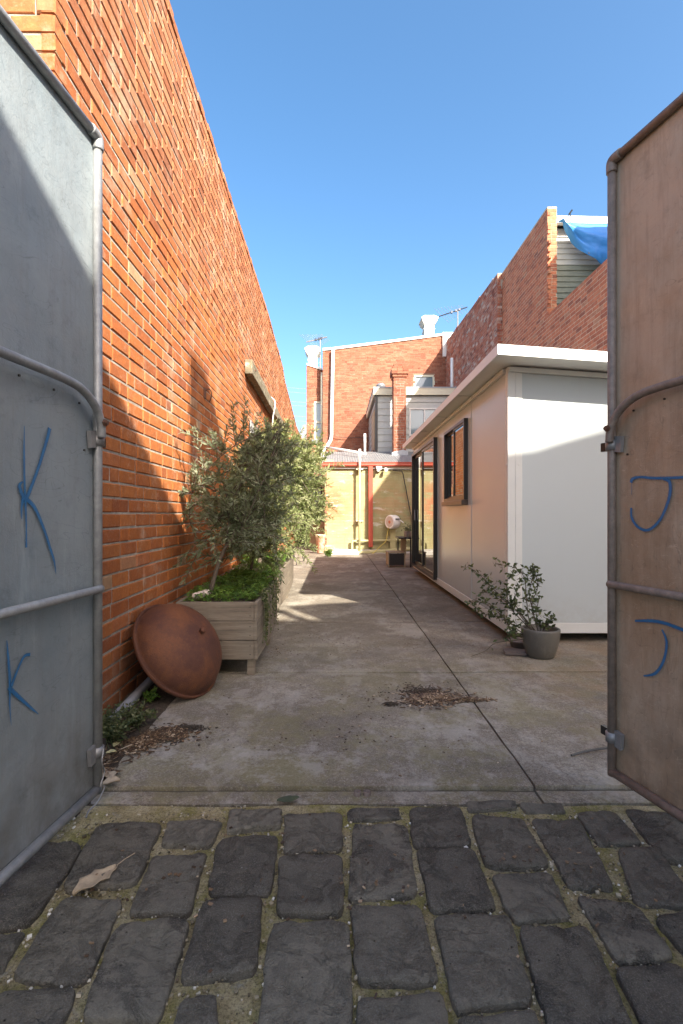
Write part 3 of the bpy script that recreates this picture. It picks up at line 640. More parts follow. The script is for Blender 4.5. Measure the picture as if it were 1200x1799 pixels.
brick_face(main, Om, Um, Nm, WM, topM, .01, 'brick_rear', 31, keep=lambda u, z: not (hu0 - .01 < u < hu1 + .01 and hz0 - .04 < z < hz1 + .04) and z > 1.5, jit=.005, ch=.005)
def window(parent, x0, x1, z0, z1, Y, fr=.06, mull=None, rail=None, mat='cream_paint', rec=.06, glass='glass_far'):
    f = MB(); y0_, y1_ = Y - .02, Y + rec
    f.box((x0, y0_, z0), (x0 + fr, y1_, z1)); f.box((x1 - fr, y0_, z0), (x1, y1_, z1)); f.box((x0 + fr, y0_, z1 - fr), (x1 - fr, y1_, z1)); f.box((x0 + fr, y0_, z0), (x1 - fr, y1_, z0 + fr))
    if mull: f.box((mull - fr / 2, y0_ + .004, z0 + fr), (mull + fr / 2, y1_, z1 - fr))
    if rail: f.box((x0 + fr, y0_ + .004, rail - fr / 2), (x1 - fr, y1_, rail + fr / 2))
    w = f.build('window', mat, parent)
    p = MB(); p.add([(x0 + fr * .5, Y + rec * .6, z0 + fr * .5), (x1 - fr * .5, Y + rec * .6, z0 + fr * .5), (x1 - fr * .5, Y + rec * .62, z1 - fr * .5), (x0 + fr * .5, Y + rec * .62, z1 - fr * .5)], [(0, 1, 2, 3)])
    p.build('pane', glass, w); return w
window(main, XA + hu0, XA + hu1, hz0, hz1, YM + .04, .09)
m = MB()   # white coping
us = [0, .45, 3.3, WM]
for a, b in zip(us[:-1], us[1:]):
    m.prism([(a, topM(a)), (b, topM(b)), (b, topM(b) + .10), (a, topM(a) + .10)], (Om + Vector((0, -.05, .02)), Um, Zv), None, Vector((0, .5, 0)))
m.build('coping', 'white_paint', main)
m = MB(); q0 = P(779, 590, YM - .1); m.box((q0.x - .02, YM - .1, q0.z - .9), (q0.x + .5, YM + .3, q0.z + .16)); m.build('parapet_end', 'white_paint', main)
# corbel under the coping at the left corner
m = MB()
for i in range(5): m.box((XA - .0, YM - .02 - .012 * i, 6.75 + .086 * i), (XA + .10 + .05 * (4 - i) * 0, YM + .1, 6.75 + .08 * (i + 1)), .3 + .1 * i)
m.build('corbel', 'brick_rear', main, kind='stuff')
# lower wing on the left, a little further back
YW = 22.45; xw0, xw1 = P(538.5, 0, YW).x, XA + .02
wing = thing('rear_wing', 'narrow brick wing with a tall sash window left of the rear house', 'house', (-1, YW, 0))
topW = lambda u: 7.79 - .23 * u / (xw1 - xw0)
a_, b_ = P(551.5, 772, YW), P(569, 704, YW)
core(wing, (xw0, YW, 0), Um, Nm, xw1 - xw0, topW, 0, .3, 'mortar_red', steps=[0, a_.x - xw0])
core(wing, (a_.x, YW, 0), Um, Nm, xw1 - a_.x, lambda u: a_.z, 0, .3, 'mortar_red'); core(wing, (a_.x, YW, 0), Um, Nm, xw1 - a_.x, lambda u: topW(u + a_.x - xw0), b_.z, .3, 'mortar_red')
brick_face(wing, (xw0, YW, 0), Um, Nm, xw1 - xw0, topW, .01, 'brick_rear', 33, keep=lambda u, z: not (u + xw0 > a_.x - .03 and a_.z - .04 < z < b_.z + .04) and z > 1.5, jit=.005, ch=.005)
window(wing, a_.x, b_.x, a_.z, b_.z, YW + .06, .09, rail=(a_.z + b_.z) / 2 - .08)
m = MB(); m.box((a_.x - .1, YW - .06, a_.z - .2), (xw1, YW + .1, a_.z - .004)); m.build('sill', 'grey_far', wing)
m = MB(); m.prism([(0, topW(0)), (xw1 - xw0 - .05, topW(9.9) if 0 else 7.57), (xw1 - xw0 - .05, 7.65), (0, 7.87)], (Vector((xw0, YW - .04, 0)), Um, Zv), None, Vector((0, .4, 0))); m.build('coping', 'white_paint', wing)

def white_chimney(x0, x1, ytop, ybot, Y, label):
    a, b = P(x0, ybot, Y), P(x1, ytop, Y); w = (b.x - a.x); cx_, cy_ = (a.x + b.x) / 2, Y + w / 2
    t = thing('white_chimney', label, 'chimney', (cx_, cy_, a.z), 'white rendered chimneys')
    m = MB(); m.box((a.x, Y, a.z - .6), (b.x, Y + w * 1.3, b.z - .25)); m.build('shaft', 'stucco', t)
    hw = w / 2
    def ringbox(m, e, z0, z1, e2=None):
        e2 = e if e2 is None else e2; d = w * 1.3
        vs = [(a.x - e, Y - e, z0), (b.x + e, Y - e, z0), (b.x + e, Y + d + e, z0), (a.x - e, Y + d + e, z0), (a.x - e2, Y - e2, z1), (b.x + e2, Y - e2, z1), (b.x + e2, Y + d + e2, z1), (a.x - e2, Y + d + e2, z1)]
        m.add(vs, [(3,2,1,0),(4,5,6,7),(0,1,5,4),(1,2,6,5),(2,3,7,6),(3,0,4,7)])
    m = MB(); z = b.z
    ringbox(m, .025, z - .62, z - .56); ringbox(m, .03, z - .36, z - .25, .11); ringbox(m, .12, z - .248, z - .15); ringbox(m, .155, z - .148, z - .07); ringbox(m, .14, z - .068, z + .05, .02)
    m.build('cap', 'stucco', t)
white_chimney(746, 763, 556, 600, 23.4, 'larger white moulded chimney above the rear house roofline, right')
white_chimney(541.5, 557, 610, 646, 23.4, 'smaller white moulded chimney above the narrow left wing')

def antenna(base, ztop, boom_a, boom_b, label, dark):
    t = thing('tv_antenna', label, 'antenna', base, 'television antennas')
    m = MB(); m.tube([base, (base[0], base[1], ztop)], .03, 6); m.build('mast', 'antenna', t)
    A, B = Vector(boom_a), Vector(boom_b); m = MB(); m.tube([A, B], .028, 6); m.build('boom', dark, t)
    for i in range(9):
        p = A.lerp(B, .1 + .8 * i / 8); l = .75 - .05 * i; d = Vector((.55, .3, -.35)) * l
        m = MB(); m.tube([p - d, p + d], .008, 5); m.build('element', 'antenna', t)
    for f_ in (.45, .6, .72): 
        p = A.lerp(B, f_); m = MB(); m.box(p - Vector((.05, .05, .05)), p + Vector((.05, .05, .06))); m.build('clamp', 'antenna_dark', t)
antenna(tuple(P(804, 600, 25)), P(804, 546, 25).z, P(771, 556, 25), P(821, 539.5, 25), 'dark boom television antenna beside the larger white chimney', 'antenna_dark')
antenna(tuple(P(562.5, 650, 24)), P(562.5, 596, 24).z, P(538, 601, 24), P(575, 592, 24), 'small rusty television antenna behind the smaller white chimney', 'antenna')

# grey weatherboard upper room behind the lean-to roof
YE = 17.6; xe0, xe1 = P(661, 0, YE).x, 4.74; ez0, ez1 = 3.0, P(0, 695, YE).z
ext = thing('weatherboard_room', 'grey weatherboard upper room with cream fascia on the rear house', 'extension', (3, YE, 3))
m = MB(); m.box((xe0 + .03, YE + .03, ez0), (xe1, 21.98, ez1)); m.build('wall', 'gull_grey', ext)
sx0, sx1, sz0, sz1 = P(719, 0, YE).x, P(770, 0, YE).x, P(0, 766, YE).z, P(0, 717, YE).z
z = ez0
while z < ez1 - .02:
    zt = min(z + .232, ez1)
    segs = [(xe0, xe1)] if (zt < sz0 + .02 or z > sz1 - .02) else [(xe0, sx0), (sx1, xe1)]
    for a, b in segs:
        m = MB(); m.add([(a, YE - .002, z), (b, YE - .002, z), (b, YE + .024, zt), (a, YE + .024, zt), (a, YE + .03, z), (b, YE + .03, z), (a, YE + .03, zt)], [(0, 1, 2, 3), (0, 4, 5, 1), (0, 3, 6, 4)]); m.build('weatherboard', 'gull_grey', ext)
    m = MB(); m.add([(xe0 - .002, YE + .02, z), (xe0 - .002, 21.97, z), (xe0 + .022, 21.97, zt), (xe0 + .022, YE + .02, zt), (xe0 + .03, YE + .02, z), (xe0 + .03, 21.97, z)], [(3, 2, 1, 0), (1, 5, 4, 0)]); m.build('weatherboard', 'gull_grey', ext)
    z += .228
window(ext, sx0, sx1, sz0, sz1, YE - .01, .05, mull=(sx0 + sx1) / 2 + .02, mat='white_paint')
m = MB(); m.box((xe0 - .04, YE - .03, ez0), (xe0 + .05, YE + .05, ez1)); m.build('corner_post', 'dark_metal', ext)
m = MB(); m.box((xe0 - .03, 18.3, ez0 + .5), (xe0 + .0, 19.6, ez1 - .35)); m.build('side_window', 'board_pale', ext)
m = MB(); m.box((xe0 - .10, YE - .1, ez1 + .004), (xe1, YE - .06, ez1 + .24)); m.box((xe0 - .10, YE - .058, ez1 + .004), (xe0 - .06, 21.9, ez1 + .24)); m.build('fascia', 'cream_paint', ext)
m = MB(); m.box((xe0 - .059, YE - .057, ez1 + .03), (xe1, 21.95, ez1 + .06)); m.box((xe0 - .12, YE - .12, ez1 + .244), (xe1, 21.95, ez1 + .28)); m.build('roof', 'lead', ext)
vc = P(669, 686, 18.2); m = MB(); m.lathe([(.06, -.2), (.06, .12), (.16, .14), (.17, .22), (.10, .28), (0, .29)], (vc.x, vc.y, ez1 + .30), 14)
tag(m.build('roof_vent', 'galv_bright', smooth=True), 'small mushroom vent cowl on the weatherboard room roof', 'vent')

# brick chimney stack through the lean-to roof
YC = 16.5; ca, cb = P(691.5, 0, YC).x, P(713.5, 0, YC).x; ctop = P(0, 641, YC).z
st = thing('brick_chimney', 'slender red brick chimney with corbelled top rising from the lean-to roof', 'chimney', ((ca + cb) / 2, YC, 2.9))
m = MB(); m.box((ca + .008, YC + .008, 2.9), (cb - .008, YC + .45, ctop)); m.build('mortar_bed', 'mortar', st)
kp = lambda u, z: z > 2.95
brick_face(st, (ca, YC, 0), Um, Nm, cb - ca, lambda u: ctop - .25, .01, 'brick_rear', 41, lambda x, y, p: True, 150, keep=kp, jit=.005)
brick_face(st, (ca, YC + .46, 0), (0, -1, 0), (-1, 0, 0), .46, lambda u: ctop - .25, .01, 'brick_rear', 42, keep=kp, jit=.005)
brick_face(st, (cb, YC, 0), (0, 1, 0), (1, 0, 0), .46, lambda u: ctop - .25, .01, 'brick_rear', 43, keep=kp, jit=.005)
for i, e in enumerate((.035, .075, .075, .035, .0)):
    z = ctop - .30 - .09 + .088 * i; rgk = random.Random(i)
    for sgn in range(3):
        wseg = (cb - ca + 2 * e) / 3; m = MB(); m.box((ca - e + wseg * sgn + .004, YC - e, z), (ca - e + wseg * (sgn + 1) - .004, YC + .46 + e, z + .078), rgk.random()); m.build('brick', 'brick_rear', st)
m = MB(); m.prism([(-.06, 0), (cb - ca + .06, 0), (cb - ca + .06, .16), (cb - ca - .1, .22), (-.06, .13)], (Vector((ca, YC - .03, 3.02)), Um, Zv), None, Vector((0, .02, 0))); m.build('flashing', 'lead', st)

# olive painted lean-to
YG = 14.6; gx0, gx1 = P(570.5, 0, YG).x, 4.74; gzt = P(0, 818, YG).z
lean = thing('lean_to', 'single storey lean-to with flaking olive green painted brick', 'outbuilding', (1.5, YG, 0))
core(lean, (gx0, YG, 0), Um, Nm, gx1 - gx0, lambda u: gzt, 0, .23, 'green_brick', .005)
m = MB(); m.box((gx0 + .004, YG + .24, 0), (gx0 + .23, 17.5, gzt + .2)); m.build('side_wall', 'olive_paint', lean)
m = MB(); m.box((gx0 + .25, 17.45, 0), (gx1, 17.55, 3.2)); m.build('back_wall', 'olive_paint', lean)
brick_face(lean, (gx0, YG, 0), Um, Nm, gx1 - gx0, lambda u: gzt - .03, .01, 'green_brick', 51, lambda x, y, p: x < 728, 300, jit=.002, ch=.003, hd=.4)
brick_face(lean, (gx0, 17.5, 0), (0, -1, 0), (-1, 0, 0), 2.9, lambda u: gzt - .03, .01, 'brick_dark', 52, jit=.003)
m = MB(); m.box((gx0 - .0, YG - .035, gzt - .10), (gx1, YG - .01, gzt + .02)); m.build('wall_plate', 'cream_paint', lean)
gut = MB(); gz = P(0, 819, YG - .15).z   # ogee gutter
gut.prism([(0, 0), (.11, 0), (.135, .03), (.13, .075), (.14, .12), (.125, .12), (.12, .03), (.02, .02), (.0, .12)], (Vector((gx0 - .06, YG - .02, gz)), Vector((0, -1, 0)), Zv), None, Vector((gx1 - gx0 + .06, 0, 0)))
gut.build('gutter', 'red_paint', lean)
rz0, rz1, ry0, ry1 = gz + .10, 3.30, YG - .12, 17.55
nsh = 7; shw = (gx1 - gx0 + .1) / nsh
for s_ in range(nsh):      # corrugated sheets
    m = MB(); x0 = gx0 - .05 + shw * s_; nc = 48; vs = []
    for k in range(nc + 1):
        xx = x0 + (shw + .03) * k / nc; zz = .009 * math.sin(2 * math.pi * xx / .076) + (.004 if s_ % 2 else 0)
        vs += [(xx, ry0, rz0 + zz), (xx, ry1, rz1 + zz)]
    m.add(vs, [(2 * k, 2 * k + 2, 2 * k + 3, 2 * k + 1) for k in range(nc)], R.random())
    o = m.build('roof_sheet', 'zinc_roof', lean, smooth=True)
m = MB(); m.box((P(647, 0, YG).x, YG - .16, .16), (P(654.5, 0, YG).x, YG - .03, gz)); bevel(m.build('post', 'red_paint', lean), .006)
m = MB(); m.box((gx0 + .10, YG - .9, -.02), (gx0 + .95, YG - .03, .10)); bevel(tag(m.build('concrete_step', 'concrete_pale'), 'worn pale concrete step at the foot of the olive wall', 'step'), .02)
m = MB(); nvx = 30; vs = []
for k in range(nvx + 1):
    xx = gx0 + 1.0 + 3.7 * k / nvx; d = .35 + .10 * mnoise.noise((xx * 3, 0, 0)); h = .09 + .03 * mnoise.noise((xx * 4, 3, 0))
    vs += [(xx, YG - .01, h), (xx, YG - d * .5, h * .8), (xx, YG - d, -.01)]
m.add(vs, [(3 * k + r, 3 * k + 3 + r, 3 * k + 4 + r, 3 * k + 1 + r) for k in range(nvx) for r in (0, 1)]); tag(m.build('rubble_footing', 'concrete_pale', smooth=True), 'crumbling pale footing along the bottom of the olive wall', 'footing')

# pipes and fittings on the lean-to
def pipe(name, pts, r, mat, label, cat='pipe', seg=10, group=None):
    m = MB(); m.tube(pts, r, seg); return tag(m.build(name, mat, smooth=True), label, cat, group)
yv_ = YG - .22
vp = thing('vent_pipe', 'tall pale vent pipe standing in front of the olive wall', 'pipe', P(632, 975, yv_))
a, b = P(631.5, 976, yv_), P(632, 789, yv_); mid = a.lerp(b, .82)
m = MB(); m.tube([a, mid], .034, 10); m.build('lower_pipe', 'olive_paint', vp, smooth=True)
m = MB(); m.tube([mid, b], .036, 10); m.build('upper_pipe', 'pipe_white', vp, smooth=True)
m = MB(); m.tube([a + Vector((0, 0, -.02)), a + Vector((0, 0, .12))], .055, 12); m.build('socket', 'pipe_white', vp, smooth=True)
for py in (915, 824): q = P(632, py, yv_); m = MB(); m.tube([q - Vector((0, 0, .02)), q + Vector((0, 0, .02))], .045, 10); m.box(q + Vector((-.1, .03, -.015)), q + Vector((.1, .2, .015))); m.build('bracket', 'cream_paint', vp)
pipe('water_pipe', smooth_path([P(618.5, 972, YG - .12), P(618.5, 955, YG - .12), P(620, 951, YG - .12), P(626, 950.5, YG - .12), P(700, 949, YG - .12), P(735, 948, YG - .12)], 4), .036, 'olive_paint', 'upper of two horizontal olive pipes along the lean-to wall')
pipe('waste_pipe', smooth_path([P(628, 972, YG - .3), P(645, 970.5, YG - .3), P(690, 967, YG - .25), P(735, 963, YG - .2)], 4), .055, 'olive_paint', 'lower thicker waste pipe running along the lean-to footing')
pipe('roof_pipe', [P(574, 786, 17.0), P(605, 791, 16.4), P(642, 797.5, 15.5)], .045, 'pipe_white', 'pale pipe lying slantwise on the corrugated lean-to roof')
pipe('roof_flue', [P(641, 795, 16.6), P(641, 762, 16.6)], .04, 'pipe_white', 'short white flue beside the weatherboard room')
pipe('tall_vent', [P(794, 700, 18), P(794, 629, 18)], .05, 'pipe_white', 'slim white vent pipe against the rough brick wall above the cabin roof')
pipe('downpipe', smooth_path([P(585, 614, 21.85), P(584.5, 640, 21.85), P(582.5, 740, 21.85), P(582, 768, 21.85), P(577, 780, 21.6), P(568, 792, 21.4), P(566.5, 805, 21.4), P(566, 900, 21.4), P(566, 960, 21.4)], 5), .075, 'pipe_white', 'long white downpipe bending beside the rear house window')
pipe('thin_downpipe', [P(565.8, 655, 22.2), P(565.3, 790, 22.2)], .055, 'cream_paint', 'straight cream downpipe beside the tall sash window')
pipe('wall_cable', smooth_path([P(583, 762, 21.9), P(590, 767, 21.9), P(610, 769, 21.9), P(648, 769, 21.9)], 4), .012, 'cable', 'dark cable drooping across the brick of the rear house', 'cable', 6)
pipe('eave_conduit', [P(571, 823.5, YG - .06), P(655, 823, YG - .06), P(728, 825, YG - .06)], .012, 'pvc_grey', 'grey conduit running under the red gutter', 'cable', 6)
pipe('slanted_cable', [P(690, 826, YG - .10), P(706, 827.5, YG - .10), P(708, 832, YG - .10), P(722, 905, YG - .08), P(724, 930, YG - .08)], .016, 'cable', 'dark cable slanting down the olive wall beside the cabin', 'cable', 6)
fl = thing('floodlight', 'small white twin sensor light under the red gutter', 'light', P(667, 823, YG))
q = P(667, 823, YG - .1); m = MB(); m.box(q + Vector((-.10, -.06, -.03)), q + Vector((.06, .08, .06))); bevel(m.build('base', 'pipe_white', fl), .01)
for dx in (-.06, .16):
    m = MB(); m.tube([q + Vector((dx, -.02, .0)), q + Vector((dx + .02, -.13, -.05))], [.03, .055], 10); m.build('lamp', 'pipe_white', fl)
# hose reel
hr = thing('hose_reel', 'white wall mounted hose reel on the olive wall', 'hose reel', P(689, 918, YG))
q = P(690, 917, YG - .28); Mx = Matrix.Rotation(math.radians(-90), 4, 'Y') @ Matrix.Rotation(0, 4, 'X'); Mx = Matrix.Rotation(math.radians(38), 4, 'Z') @ Mx
m = MB(); m.lathe([(0, .13), (.15, .13), (.155, .14), (.175, .14), (.195, .12), (.20, .09), (.20, -.09), (.19, -.12), (.165, -.14), (0, -.14)], q, 28, Mx); m.build('case', 'reel_white', hr, smooth=True)
m = MB(); m.lathe([(0, .137), (.045, .136), (.05, .13)], q, 20, Mx); m.build('badge', 'reel_logo', hr)
m = MB(); m.lathe([(0, .132), (.145, .1325)], q, 24, Mx); m.build('side_face', 'ceramic', hr)
m = MB(); m.box(q + Vector((.06, -.20, .07)), q + Vector((.20, -.16, .10))); m.build('hose_guide', 'dark_metal', hr)
m = MB(); m.tube([q + Vector((.16, -.18, .08)), q + Vector((.28, -.22, -.02))], .014, 6); m.build('nozzle', 'pipe_white', hr)
m = MB(); m.box((q.x - .06, YG - .14, .10), (q.x + .10, YG - .02, q.z - .1)); m.build('mount', 'olive_paint', hr)
pipe('garden_hose', smooth_path([q + Vector((-.12, -.1, -.16)), P(681, 935, YG - .3), P(678, 950, YG - .32), P(668, 960, YG - .32), P(655, 972, YG - .35), P(640, 979, YG - .5), P(652, 981, YG - .7), P(665, 978, YG - .6), P(672, 984, YG - .8)], 5), .014, 'hose_yellow', 'yellow garden hose hanging from the reel and lying at the footing', 'hose', 6)

# glazed back door, cupboard, pot
bd = thing('back_door', 'dark framed glazed back door in the passage beside the lean-to', 'door', (-.7, 18.4, 0))
m = MB(); m.box((-1.30, 18.45, 0), (-.40, 18.5, 2.2)); m.build('leaf', 'interior', bd)
for z0, z1 in ((.95, 1.5), (1.52, 2.08)):
    m = MB(); m.add([(-1.12, 18.43, z0), (-.62, 18.43, z0), (-.62, 18.43, z1), (-1.12, 18.43, z1)], [(0, 1, 2, 3)]); m.build('pane', 'glass_far', bd)
m = MB(); m.box((-.56, 18.36, 0), (-.48, 18.44, 2.2)); m.box((-1.25, 18.36, 2.12), (-.57, 18.44, 2.2)); m.build('frame', 'tan_frame', bd)
m = MB(); m.box((-1.6, 18.5, 0), (-.385, 18.8, 3.0)); m.build('surround', 'brick_dark', bd)
cq = G(543, 962); cu = thing('cupboard', 'low pale timber cupboard in the passage beside the lean-to', 'cupboard', (cq.x, cq.y, 0))
m = MB(); m.box((cq.x, cq.y, .03), (cq.x + .56, cq.y + .4, .86)); bevel(m.build('body', 'board_pale', cu), .01)
m = MB(); m.box((cq.x + .02, cq.y - .012, .06), (cq.x + .54, cq.y - .002, .83)); bevel(m.build('door', 'board_pale', cu), .004)
m = MB(); m.box((cq.x + .48, cq.y - .03, .6), (cq.x + .5, cq.y - .014, .7)); m.build('handle', 'dark_metal', cu)
pq = G(563, 973); m = MB(); m.lathe([(0, .01), (.085, .01), (.10, .03), (.135, .46), (.15, .47), (.15, .54), (.125, .54), (.12, .44), (0, .43)], (pq.x, pq.y + .1, 0), 20)
tag(m.build('tall_planter_pot', 'pot_terracotta', smooth=True), 'tall tapered terracotta pot with white bloom at the olive corner', 'pot')

# wicker box, table, herb pots, leaning board
wq = G(682, 997); wb = thing('wicker_box', 'low dark wicker box with pale frame beside the cabin', 'box', (wq.x, wq.y, 0))
x0, x1, y0, y1 = wq.x, wq.x + .36, wq.y, wq.y + .45
m = MB()
for xx, yv in ((x0, y0), (x1 - .02, y0), (x0, y1), (x1 - .02, y1)): m.box((xx, yv, 0), (xx + .02, yv + .02, .30))
m.box((x0 - .01, y0 - .01, .302), (x1 + .01, y1 + .03, .322)); m.build('frame', 'tan_frame', wb)
m = MB()
for r_ in range(11):
    for c_ in range(13):
        o_ = .006 * (1 if (r_ + c_) % 2 else -1); xx = x0 + .024 + (x1 - x0 - .05) * c_ / 13; zz = .05 + .245 * r_ / 11
        m.box((xx, y0 + .006 + o_, zz), (xx + (x1 - x0 - .05) / 13 * .96, y0 + .02, zz + .0215))
m.build('woven_front', 'wicker', wb)
m = MB(); m.box((x0 + .005, y0 + .022, .05), (x0 + .015, y1, .3)); m.box((x1 - .015, y0 + .022, .05), (x1 - .005, y1, .3)); m.build('side_panel', 'tan_frame', wb)
tb = thing('side_table', 'small black metal table at the far end of the cabin', 'table', (1.5, 10.7, 0))
m = MB(); m.box((P(700, 0, 10.5).x, 10.45, .60), (1.95, 11.1, .625)); m.build('tabletop', 'dark_metal', tb)
for xx, yv in ((1.52, 10.5), (1.9, 10.5), (1.32, 11.05), (1.9, 11.05)):
    m = MB(); m.box((xx, yv, 0), (xx + .03, yv + .03, .599)); m.build('leg', 'dark_metal', tb)
m = MB(); m.box((1.55, 10.505, .40), (1.9, 10.525, .425)); m.build('rail', 'dark_metal', tb)
m = MB(); Mb = Matrix.Translation((1.38, 10.95, .22)) @ Matrix.Rotation(math.radians(6), 4, 'X'); m.box((0, 0, 0), (.12, .02, .38), .5, Mb)
tag(m.build('leaning_board', 'board_pale'), 'narrow pale board leaning behind the black table', 'board')
for i, (px, lab) in enumerate(((714, 'left of two pale pots with herbs on the black table'), (722, 'right of two pale pots with herbs, beside the cabin corner'))):
    q = P(px, 945, 10.75); t = thing('herb_pot', lab, 'pot plant', (q.x, q.y, .625), 'herb pots on the black table')
    m = MB(); m.lathe([(0, 0), (.042, 0), (.052, .12), (.056, .125), (.048, .125), (.046, .1), (0, .1)], (q.x, q.y, .626), 14); m.build('pot', 'ceramic', t, smooth=True)
    m = MB(); rh = random.Random(i)
    for k in range(150):
        c = Vector((q.x + rh.gauss(0, .05), q.y + rh.gauss(0, .05), .75 + abs(rh.gauss(.05, .05)))); d = Vector((rh.uniform(-1, 1), rh.uniform(-1, 1), rh.uniform(0, 1))).normalized() * .014; e = d.cross(Vector((rh.uniform(-1, 1), rh.uniform(-1, 1), 1))).normalized() * .009
        m.add([c - d, c + e, c + d, c - e], [(0, 1, 2, 3)], rh.random())
    m.build('foliage', 'camellia', t)

# far bits left of the wing
m = MB(); q = P(534, 745, 34); m.box((q.x - .25, 34, 0), (q.x + .35, 36, P(0, 752, 34).z)); m.box((q.x - .1, 34.1, 6.5), (q.x + .2, 34.5, P(0, 746, 34).z))
tag(m.build('distant_building', 'grey_far'), 'sliver of a grey building beyond the left wall end', 'building')
for i, (ya, yb) in enumerate(((679, 683), (686, 691), (704, 706), (710, 713), (729, 731), (737, 740))):
    m = MB(); a, b = P(440, ya - 4, 60), P(600, yb + 4, 60); m.tube(smooth_path([a, a.lerp(b, .5) - Vector((0, 0, .08)), b], 5), .022, 5)
    tag(m.build('power_line', 'grey_far'), 'thin overhead power line left of the brick wing, %s from the top' % ('highest', 'second', 'third', 'fourth', 'fifth', 'lowest')[i], 'power line', 'overhead power lines')

# ================================================================== CABIN
XC, YC0, YC1, ZB = 1.486, 4.36, 9.76, .084
cab = thing('portable_cabin', 'cream portable cabin with overhanging flat roof on the right', 'cabin', (XC, YC0, 0))
XCR = 4.2
def zc(x): return 2.40 - .07 * (x - XC)       # underside of the roof falls to the right
def panel(a, b):    # wall panels on the long side, each its own sheet
    m = MB(); m.box((XC, a + .002, ZB + .09), (XC + .05, b - .002, 2.40)); bevel(m.build('wall_panel', 'cabin_panel', cab), .003)
DY0, DY1, DZ0, DZ1 = 7.44, 9.65, .14, 2.262; WY0, WY1, WZ0, WZ1 = 5.71, 6.80, 1.285, 2.215
m = MB(); m.box((XC + .001, YC0 + .06, ZB + .09), (XC + .05, 5.57 - .002, 2.40)); bevel(m.build('wall_panel', 'cabin_panel', cab), .003)
m = MB()
m.box((XC + .001, 5.572, ZB + .09), (XC + .05, WY0, 2.40)); m.box((XC + .001, WY0, ZB + .09), (XC + .05, WY1, WZ0)); m.box((XC + .001, WY0, WZ1), (XC + .05, WY1, 2.40)); m.box((XC + .001, WY1, ZB + .09), (XC + .05, 7.42, 2.40))
m.build('wall_panel', 'cabin_panel', cab)
m = MB(); m.box((XC + .001, DY0, DZ1), (XC + .05, DY1, 2.40)); m.box((XC + .001, DY1, ZB + .09), (XC + .05, YC1 - .03, 2.40)); m.box((XC + .001, 7.424, ZB + .09), (XC + .05, DY0, 2.40)); m.build('wall_panel', 'cabin_panel', cab)
# front (facing the lane), two sheets
for a, b in ((XC + .05, XC + 1.2), (XC + 1.204, XCR)):
    m = MB(); m.prism([(a, ZB + .09), (b, ZB + .09), (b, zc(b)), (a, zc(a))], (Vector((0, YC0 + .001, 0)), Vector((1, 0, 0)), Vector((0, 0, 1))), None, Vector((0, .05, 0))); m.build('wall_panel', 'cabin_panel', cab)
m = MB(); m.box((XCR - .05, YC0 + .06, ZB), (XCR, YC1, zc(XCR))); m.box((XC + .05, YC1 - .05, ZB), (XCR - .06, YC1, 2.2)); m.build('back_wall', 'cabin_panel', cab)
m = MB(); m.box((XC + .07, YC0 + .08, ZB), (XCR - .07, YC1 - .08, ZB + .06)); m.build('floor', 'interior', cab)
m = MB(); m.box((XC - .006, YC0 - .006, ZB), (XC + .06, YC0 + .058, 2.40)); m.box((XC + .061, YC0 - .006, ZB + .1), (XC + .12, YC0 - .001, 2.395)); bevel(m.build('corner_trim', 'cabin_trim', cab), .003)
m = MB(); m.box((XC - .008, YC0 + .06, ZB), (XC + .05, YC1 + .01, ZB + .088)); bevel(m.build('base_channel', 'cabin_trim', cab), .003)
m = MB(); m.box((XC + .062, YC0 - .008, ZB), (XCR, YC0 + .05, ZB + .088)); bevel(m.build('base_channel', 'cabin_trim', cab), .003)
for yj in (5.57, 7.42):
    m = MB(); m.box((XC - .004, yj - .012, ZB + .09), (XC + .0005, yj + .012, 2.40)); m.build('joint_strip', 'cabin_panel', cab)
m = MB(); m.box((XC + .1, YC1 - .03, ZB), (XC - .004, YC1 + .006, 2.40)); m.build('corner_trim', 'cabin_trim', cab)
# roof panel with overhang
x0r, x1r, y0r, y1r = XC - .19, XCR + .3, YC0 - .31, YC1 + .22
def slopebox(m, x0, x1, y0, y1, d0, d1):
    vs = [(x0, y0, zc(x0) + d0), (x1, y0, zc(x1) + d0), (x1, y1, zc(x1) + d0), (x0, y1, zc(x0) + d0), (x0, y0, zc(x0) + d1), (x1, y0, zc(x1) + d1), (x1, y1, zc(x1) + d1), (x0, y1, zc(x0) + d1)]
    m.add(vs, [(3,2,1,0),(4,5,6,7),(0,1,5,4),(1,2,6,5),(2,3,7,6),(3,0,4,7)])
m = MB(); slopebox(m, x0r + .012, x1r, y0r + .012, y1r, .012, .075); rf = m.build('roof', 'cabin_roof', cab)
m = MB(); slopebox(m, x0r, x0r + .010, y0r, y1r, -.002, .082); slopebox(m, x0r + .011, x1r, y0r, y0r + .010, -.002, .082); m.build('edge_trim', 'cabin_roof', rf)
for yj in (5.5, 6.7, 7.9, 9.1):
    m = MB(); slopebox(m, x0r + .014, XC, yj - .008, yj + .008, .006, .011); m.build('soffit_joint', 'cabin_trim', rf)
m = MB(); m.box((XC - .03, YC0 + .06, 2.36), (XC - .0005, YC1, 2.398)); m.build('eave_angle', 'cabin_trim', cab)
m = MB(); m.prism([(XC + .0, 2.355), (XCR, zc(XCR) - .045), (XCR, zc(XCR) - .004), (XC, 2.396)], (Vector((0, YC0 - .03, 0)), Vector((1, 0, 0)), Vector((0, 0, 1))), None, Vector((0, .028, 0))); m.build('eave_angle', 'cabin_trim', cab)
for yy_ in [YC0 + .5 + .55 * k for k in range(9)]:
    m = MB(); m.tube([(XC - .04, yy_, 2.375), (XC - .02, yy_, 2.375)], .008, 6); m.build('rivet', 'cabin_trim', cab)
